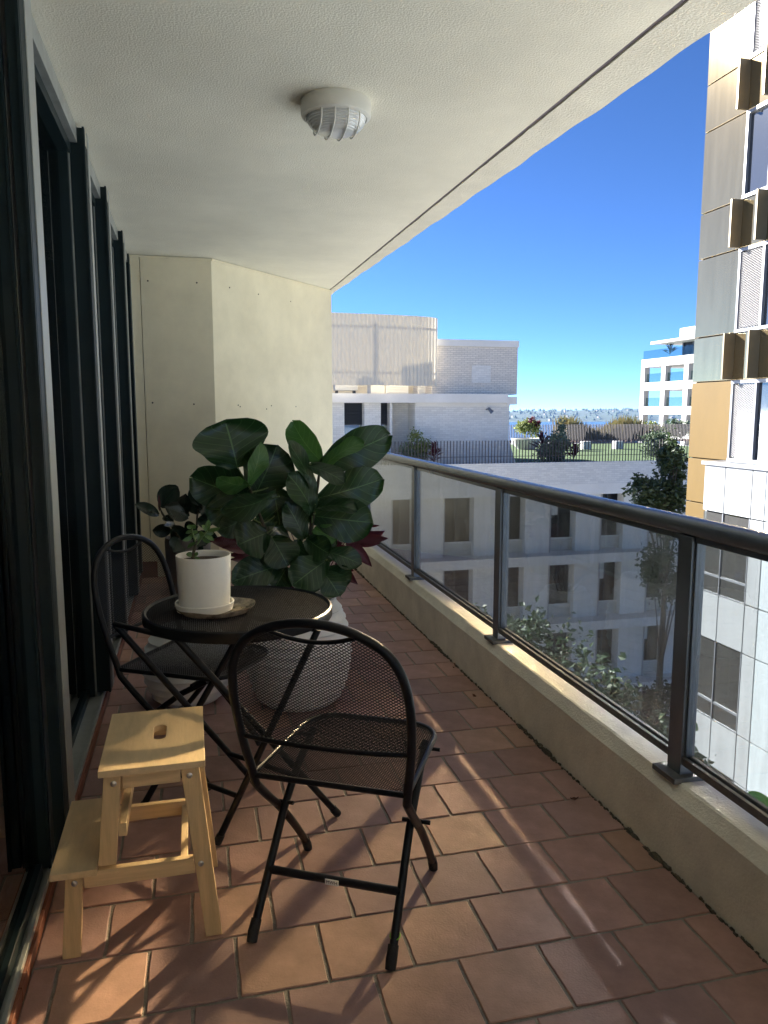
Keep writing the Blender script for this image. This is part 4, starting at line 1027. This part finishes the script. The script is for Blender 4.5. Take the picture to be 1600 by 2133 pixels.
# ---- fences on the roof
fn_ = thing('roof_fence', 'dark brown upright bar fence on the roof parapet', 'fence', (14, YA + .12, zt_))
ztf = A(1000, 918, YA + .12).z; pm = MB().box((-.014, -.014, 0), (.014, .014, ztf - zt_ + .001)).mesh('picket', B_['fence'])
x = A(795, 940, YA + .12).x
while x < XR - .3:
    o = bpy.data.objects.new('picket', pm); COL.objects.link(o); o.parent = fn_; o.location = (x - 14, 0, 0); x += .130
MB().box((A(795, 940, YA).x, YA + .135, zt_ + .25), (XR - .3, YA + .15, zt_ + .27)).build('rail', B_['fence'], fn_)
YF2 = 47.5
f2_ = thing('timber_fence', 'weathered timber picket fence at the far side of the roof lawn', 'fence', (30, YF2, zl))
ztf2 = A(1200, 884, YF2).z; zmid = A(1200, 912, YF2).z
pm1 = MB().box((-.022, -.02, 0), (.022, .02, ztf2 - zl)).mesh('picket', B_['fence'])
pm2 = MB().box((-.045, -.03, 0), (.045, .0, A(1200, 917, YF2 - .05).z - zl)).mesh('board', B_['fence2'])
x = A(1055, 900, YF2).x; i = 0
while x < A(1450, 900, YF2).x:
    o = bpy.data.objects.new('picket', pm1); COL.objects.link(o); o.parent = f2_; o.location = (x - 30, 0, 0)
    if i % 1 == 0 and x > A(1185, 900, YF2).x:
        o = bpy.data.objects.new('board', pm2); COL.objects.link(o); o.parent = f2_; o.location = (x - 30 + .055, -.05, 0)
    x += .115; i += 1

# ---- roof garden plants and seats
def gp(x, y, Y): p = A(x, y, Y); p.z = zl - .01; return p
shrub('yellow_green_shrub', 'yellow-green bushy shrub behind the roof fence in front of the white wall', gp(868, 960, YA + .9), (.62, .4, .62), B_['leafy'], .12, 1500, 1, group=None)
shrub('rosemary_bush', 'grey-green feathery shrub low behind the fence in front of the white wall', gp(850, 960, YA + .55), (.55, .25, .36), B_['leafg'], .13, 900, 2)
spiky('burgundy_cordyline', 'burgundy spiky plant beside the shrub in front of the white wall', gp(905, 960, YA + .6), 1.05, B_['leafr'], 40, 3)
shrub('rosemary_bush', 'tall feathery grey-green shrub at the middle of the roof fence', gp(1158, 960, YA + .9), (.78, .5, .62), B_['leafg'], .14, 2600, 4)
shrub('rosemary_bush', 'grey-green shrub with peaked top standing behind the lawn edge', gp(1165, 958, YA + 1.6), (.3, .3, .85), B_['leafg'], .14, 900, 14)
spiky('burgundy_cordyline', 'burgundy spiky plant left of the tall feathery shrub', gp(1130, 958, YA + 2.2), 1.35, B_['leafr'], 45, 5)
spiky('burgundy_cordyline', 'dark spiky plant right of the tall feathery shrub', gp(1195, 962, YA + .7), .95, B_['leafr'], 36, 6)
shrub('dark_hedge_shrub', 'dark green shrub behind the fence next to the gold building', gp(1370, 958, YA + 1.0), (.95, .6, .75), B_['leafd'], .13, 3000, 7)
bowl = A(1096, 921, 40)
bt = thing('bowl_planter', 'round white bowl planter with a pale shrub on the roof lawn', 'planter', (bowl.x, 40, zl - .01))
MB().lathe([(0, .01), (.35, .01), (.45, 0), (.70, .25), (.85, .60), (.82, .62), (.75, .55), (0, .55)], (bowl.x, 40, zl - .01), 32).build('bowl', B_['white'], bt, smooth=True)
mf = MB(); foliage(mf, (bowl.x, 40, zl + 1.15), (.85, .6, .6), 1800, .16, 8, clumps=16, droop=-.4, hollow=.2); kind(mf.build('shrub', B_['leafy'], bt), 'stuff')
mf = MB(); foliage(mf, (bowl.x + .35, 39.8, zl + 1.5), (.25, .2, .3), 120, .22, 9, clumps=4); kind(mf.build('burgundy_sprig', B_['leafr'], bt), 'stuff')
for q, lab in (((1220, 934), 'white cube seat on the roof lawn nearer the bowl planter'), ((1287, 940), 'white cube seat on the roof lawn nearer the gold building')):
    p = A(*q, 39); tag(bx('cube_seat', (p.x - .25, 38.8, zl - .009), (p.x + .25, 39.3, zl + .44), B_['white'], None, bevel=.02), lab, 'seat', 'white cube seats on the roof lawn')
m = MB(); rr = random.Random(11)
for i in range(1500):
    x = rr.uniform(A(1170, 900, 49).x, A(1350, 900, 49).x); b = Vector((x, 48.6 + rr.uniform(0, 1.5), zl)); h = rr.uniform(.7, 2.0) * (.75 + .25*math.sin(x*1.3))
    d = Vector((rr.uniform(-.25, .25), rr.uniform(-.2, .2), 1)).normalized(); s = Vector((.05, 0, 0)); m.add([b - s, b + s, b + d*h*.7 + s, b + d*h + Vector((.05, 0, 0)), b + d*h*.7 - s], [(0, 1, 2, 3, 4)])
kind(m.build('tall_grasses', B_['leaft']), 'stuff')
o = [ob for ob in bpy.data.objects if ob.name.startswith('tall_grasses')][0]; o['label'] = 'tan and green tall grasses beyond the timber fence'; o['category'] = 'grass'

# ---- white apartment building far right
XW = 54.0
wb = thing('white_apartment_building', 'white framed apartment building with glass balconies beyond the roof garden', 'building', (58, 78, ZG))
def Wp(x, y): return onx(x, y, XW)
yc = [(Wp(1335, 800).y, Wp(1342, 800).y), (Wp(1377, 800).y, Wp(1385, 800).y), (Wp(1424, 800).y, Wp(1433, 800).y), (68.0, 67.2), (62.5, 61.7)]
zb_ = [(Wp(1336, 750).z, Wp(1336, 766).z), (Wp(1334, 798).z, Wp(1334, 814).z), (Wp(1332, 847).z, Wp(1332, 863).z)]
st_ = zb_[0][0] - zb_[1][0]
zb_.append((zb_[2][0] - st_, zb_[2][1] - st_)); zb_.append((zb_[3][0] - st_, zb_[3][1] - st_))
y_far = yc[0][0]; dep = 14
for a, b in zb_:
    MB().box((XW, 58, b), (XW + dep, y_far, a)).build('floor_beam', B_['white'], wb)
for (y0, y1) in yc:
    MB().box((XW - .02, y1, ZG), (XW + .7, y0 + .02, zb_[0][0] + .01)).build('column', B_['white'], wb)
MB().box((XW + dep - .8, y_far - .7, ZG), (XW + dep, y_far, zb_[0][0])).build('column', B_['white'], wb)
for k in range(4):
    zt0, zb0 = zb_[k][1], zb_[k + 1][0]
    y1 = yc[1][0]
    core = MB().box((XW + 2.6, 58, zb0), (XW + dep - .3, y1 - 1.0, zt0)).build('window_wall', B_['dkwin'], wb)
    for j in range(9):
        yy = y1 - 1.0 - j * 1.7
        if yy < 59: break
        MB().box((XW + 2.5, yy - .08, zb0), (XW + 2.59, yy + .08, zt0)).build('mullion', B_['dkfr'], core)
        if j % 2 == 0: MB().box((XW + 2.52, yy - 1.3, zb0 + .05), (XW + 2.58, yy - .3, zt0 - .05)).build('blind', B_['conc'], core)
    MB().box((XW + .3, 58, zb0), (XW + .34, y_far - .3, zb0 + 1.05)).build('glass_balustrade', B_['tealglass'], wb)
ztop = zb_[0][0]
MB().box((XW + .2, 58, ztop), (XW + .24, y_far, ztop + 1.05)).build('glass_balustrade', B_['tealglass'], wb)
yt = Wp(1392, 735).y
MB().box((XW + 2, 58, ztop), (XW + dep - 2, yt, Wp(1400, 712).z)).build('penthouse_glass', B_['dkwin'], wb)
for j in range(7): MB().box((XW + 1.9, yt - j*1.9 - .1, ztop), (XW + 1.99, yt - j*1.9 + .1, Wp(1400, 712).z)).build('mullion', B_['dkfr'], wb)
zr0 = Wp(1400, 712).z
MB().box((XW - .3, 58, zr0 + .001), (XW + dep - 1, yt + 3.2, zr0 + .3)).build('roof_canopy', B_['white'], wb)
MB().box((XW + 1.4, 58, zr0 + .301), (XW + dep - 2, yt, zr0 + 1.6)).build('roof', B_['white'], wb)
pl = Wp(1441, 670); MB().box((XW + 3, 58, zr0 + 1.6), (XW + 8, pl.y + 1.0, Wp(1441, 652).z)).build('louvred_plant', B_['greyfr'], wb)
spiky('terrace_palm', 'small palm on the top terrace of the white building', (XW + 1.5, y_far - 3.5, ztop), 2.3, B_['leafB'], 40, 31, 'palm')
spiky('terrace_palm', 'small palm on the balcony below the top terrace of the white building', (XW + 1.5, y_far - 3.0, zb_[1][0]), 1.9, B_['leafB'], 40, 32, 'palm')
p = A(1360, 888, 62); shrub('yellow_green_shrub', 'yellow-green rounded shrub below the white building', (p.x, 62, p.z - 1.2), (1.9, 1, .9), B_['leafy'], .3, 900, 33)
p = A(1420, 886, 62); shrub('dark_hedge_shrub', 'clipped dark green shrub below the white building', (p.x, 62, p.z - 1.2), (1.5, 1, .9), B_['leafd'], .3, 900, 34)

# ---- bronze panel building on the right
XG = 11.55
gb = thing('bronze_panel_building', 'tall bronze and gold metal clad building with projecting fins and pressed screens', 'building', (XG + 3, 10, ZG))
Y0, Y1, Y2 = 16.12, 14.72, 13.95
zsm = [3.055 + 2.775 * k for k in range(0, 5)]       # bottom of tall panels ... top of short ones
rows = []
z = .27
rows.append((z, 2.03, 'tall', 'goldo')); 
for k in range(5):
    z0 = 2.03 + k * 2.785; rows.append((z0, z0 + 1.02, 'short', 'gold')); rows.append((z0 + 1.02, z0 + 2.785, 'tall', 'gold'))
MB().box((XG + .10, -22, ZG), (XG + 8, Y0 - .03, rows[-1][1] + .3)).build('structure_core', B_['seam'], gb)
g_ = .012
def panel(y0, y1, z0, z1, m, x=XG, name='panel', th=.09):
    return MB().box((x, y1 + g_, z0 + g_), (x + th, y0 - g_, z1 - g_)).build(name, B_[m], gb, bevel=.008)
for (z0, z1, kd, mm) in rows:
    panel(Y0, Y1, z0, z1, mm)
    if kd == 'short':
        panel(Y1, Y2, z0, z1, mm); panel(Y2, Y2 - .78, z0, z1, mm)
        for yy in (Y1, Y2):
            MB().box((XG - .27, yy - .026, z0 + .02), (XG - .001, yy + .026, z1 - .01)).build('fin', B_['finm'], gb, bevel=.006)
    else:
        # window bay: frame, glass, sliding pressed-metal screen
        fr = MB(); 
        for yy in (Y1 - .04, Y2 - .0, Y2 - .74): MB().box((XG - .02, yy - .03, z0 + .03), (XG + .09, yy + .03, z1 - .03)).build('window_frame', B_['greyfr'], gb)
        MB().box((XG - .03, Y2 - .78, z0), (XG + .09, Y1 - .01, z0 + .07)).build('window_frame', B_['greyfr'], gb)
        MB().box((XG - .03, Y2 - .78, z1 - .07), (XG + .09, Y1 - .01, z1)).build('window_frame', B_['greyfr'], gb)
        MB().box((XG + .05, Y2 - .74, z0 + .07), (XG + .06, Y1 - .07, z1 - .07)).build('window_pane', B_['solar'], gb)
        top_bay = z0 > 5.5 and z0 < 7
        ya, yb2 = (Y1 - .07, Y2 + .03) if not top_bay else (Y2 - .03, Y2 - .71)
        def mp_(u, v): return Vector((XG + .015, u, v))
        lm = lattice(MB(), mp_, lambda u, v: True if (yb2 < u < ya and z0 + .09 < v < z1 - .09) else False, yb2, ya, z0 + .09, z1 - .09, .085, .05, .0125, maxseg=5, n=4)
        kind(lm.build('pressed_screen', B_['mesh'], gb), 'stuff')
    # the facade goes on towards the camera in broad panels
    yy = Y2 - .78
    while yy > -20:
        y2 = yy - 2.4
        panel(yy, y2, z0, z1, mm if kd == 'short' or (int(yy) % 2) else 'gold'); yy = y2
# lower gold strip
for z0, z1 in ((-.77, .27), (-2.9, -.77), (-5.0, -2.9), (-7.1, -5.0), (-9.2, -7.1), (ZG, -9.2)):
    panel(Y0, 14.78, z0, z1, 'goldo', name='panel')
# white clad lower block
XWb = 11.0; YW = [14.74, 14.05, 13.23, 12.84]
low = thing('white_clad_block', 'white panel clad lower block with office windows under the bronze building', 'building', (XWb + 2, 10, ZG))
MB().box((XWb + .9, -22, ZG), (XG + .09, YW[0] - .02, .18)).build('back_wall', B_['intd'], low)
MB().box((XWb - .06, -22, .2), (XG - .001, YW[0] + .05, .28)).build('coping', B_['greyfr'], low, bevel=.005)
zw = [.2, -.81, -2.6, -3.64, -5.41, -6.46, -8.24, -9.28, -11.05, -12.1, ZG]
def lp_(y0, y1, z0, z1, m): return MB().box((XWb, y1 + .014, z0 + .014), (XWb + .06, y0 - .014, z1 - .014)).build('panel', B_[m], low, bevel=.004)
MB().box((XWb + .065, YW[0] - .06, ZG), (XWb + .89, YW[0] - .01, .18)).build('end_wall', B_['cladw'], low)
for i in range(len(zw) - 1):
    z1, z0 = zw[i], zw[i + 1]
    if i % 2 == 0:
        for a, b in zip(YW[:-1], YW[1:]): lp_(a, b, z0, z1, 'cladw')
    else:
        lp_(YW[2], YW[3], z0, z1, 'cladw')
        for a, b in zip(YW[:2], YW[1:3]):
            pn = MB().box((XWb + .02, b + .02, z0 + .02), (XWb + .03, a - .02, z1 - .02)).build('window_pane', B_['bpane'], low)
            MB().box((XWb - .005, b + .0, z0), (XWb + .05, b + .024, z1)).build('window_frame', B_['greyfr'], low)
            MB().box((XWb - .005, b + .025, z0 + .38), (XWb + .05, a - .021, z0 + .42)).build('window_frame', B_['greyfr'], low)
        MB().box((XWb - .004, YW[2], z0), (XWb + .05, YW[0], z0 + .019)).build('window_frame', B_['greyfr'], low)
        MB().box((XWb + .1, YW[2], z0 - .05), (XWb + .89, YW[0] - .07, z0 - .01)).build('office_floor', B_['concd'], low)
        MB().box((XWb + .5, YW[0] - .52, z0), (XWb + .56, YW[0] - .25, z1)).build('yellow_partition', B_['yel'], low)
        MB().box((XWb + .2, YW[0] - .6, z0 + .42), (XWb + .5, YW[0] - .1, z0 + .45)).build('desk', B_['white'], low)
    yy = YW[3]; 
    while yy > -20:
        lp_(yy, yy - 2.6, z0, z1, 'cladg'); yy -= 2.6
ball = onx(1545, 1204, XWb + .35)
bb = MB().lathe([(.005, -.16)] + [(.16*math.cos(t), .16*math.sin(t)) for t in [(-80 + 16*k) * math.pi/180 for k in range(11)]], ball, 20).build('exercise_ball', mat('blue_ball', (.03, .16, .65), .4), None, smooth=True)
tag(bb, 'blue ball behind the office window of the white clad block', 'ball')

# ---- trees
def tp(x, y, Y): return ony(x, y, Y)
c1 = tp(1385, 1090, 21); 
tree('street_tree', 'tall leafy tree against the left edge of the gold panel building', (c1.x, 21, ZG), (c1.x + .1, 21, tp(1400, 930, 21).z),
     [(tp(1400, 975, 21), (.42, .5, .85)), (tp(1352, 1030, 20.8), (.58, .5, .6)), (tp(1405, 1070, 20.6), (.65, .6, .9)), (tp(1385, 1190, 20.6), (.75, .7, .8)), (tp(1380, 1480, 20.6), (.9, .9, 1.0))], B_['leafA'], .17, 1500, 41)
tr = [((945, 1290, 11.5), (1.1, 1.0, .55), 'low tree crown right below the kerb beside the farthest visible railing post', 42),
      ((1105, 1330, 12.5), (.9, .9, 1.4), 'slender low tree seen through the middle glass panel', 43),
      ((1165, 1430, 10.5), (1.1, 1.0, .8), 'low tree crown below the kerb behind the middle glass panel', 44),
      ((1345, 1560, 9.5), (.9, .9, .7), 'low tree crown below the kerb left of the nearest railing post', 45)]
for (x, y, Y), r_, lab, sd_ in tr:
    c = tp(x, y, Y); tree('street_tree', lab, (c.x, Y, ZG), (c.x, Y, c.z), [(c - Vector((0, 0, r_[2]*.6)), r_), (c - Vector((.3, 0, r_[2]*1.6)), (r_[0]*1.2, r_[1]*1.2, r_[2]))], B_['leafB'], .15, 3600, sd_)

# ---- sea air over the harbour
hz = MB().box((-5200, -120, -37.2), (7200, 9200, 20)).build('haze', B_['asph'])
hm = bpy.data.materials.new('haze_air'); hm.use_nodes = True; ht = hm.node_tree; ht.nodes.remove(ht.nodes['Principled BSDF'])
pv = ht.nodes.new('ShaderNodeVolumePrincipled'); pv.inputs['Color'].default_value = (.34, .56, .95, 1); pv.inputs['Density'].default_value = .00006; pv.inputs['Anisotropy'].default_value = .2
ht.links.new(pv.outputs[0], ht.nodes['Material Output'].inputs['Volume']); hz.data.materials[0] = hm; kind(hz, 'stuff')
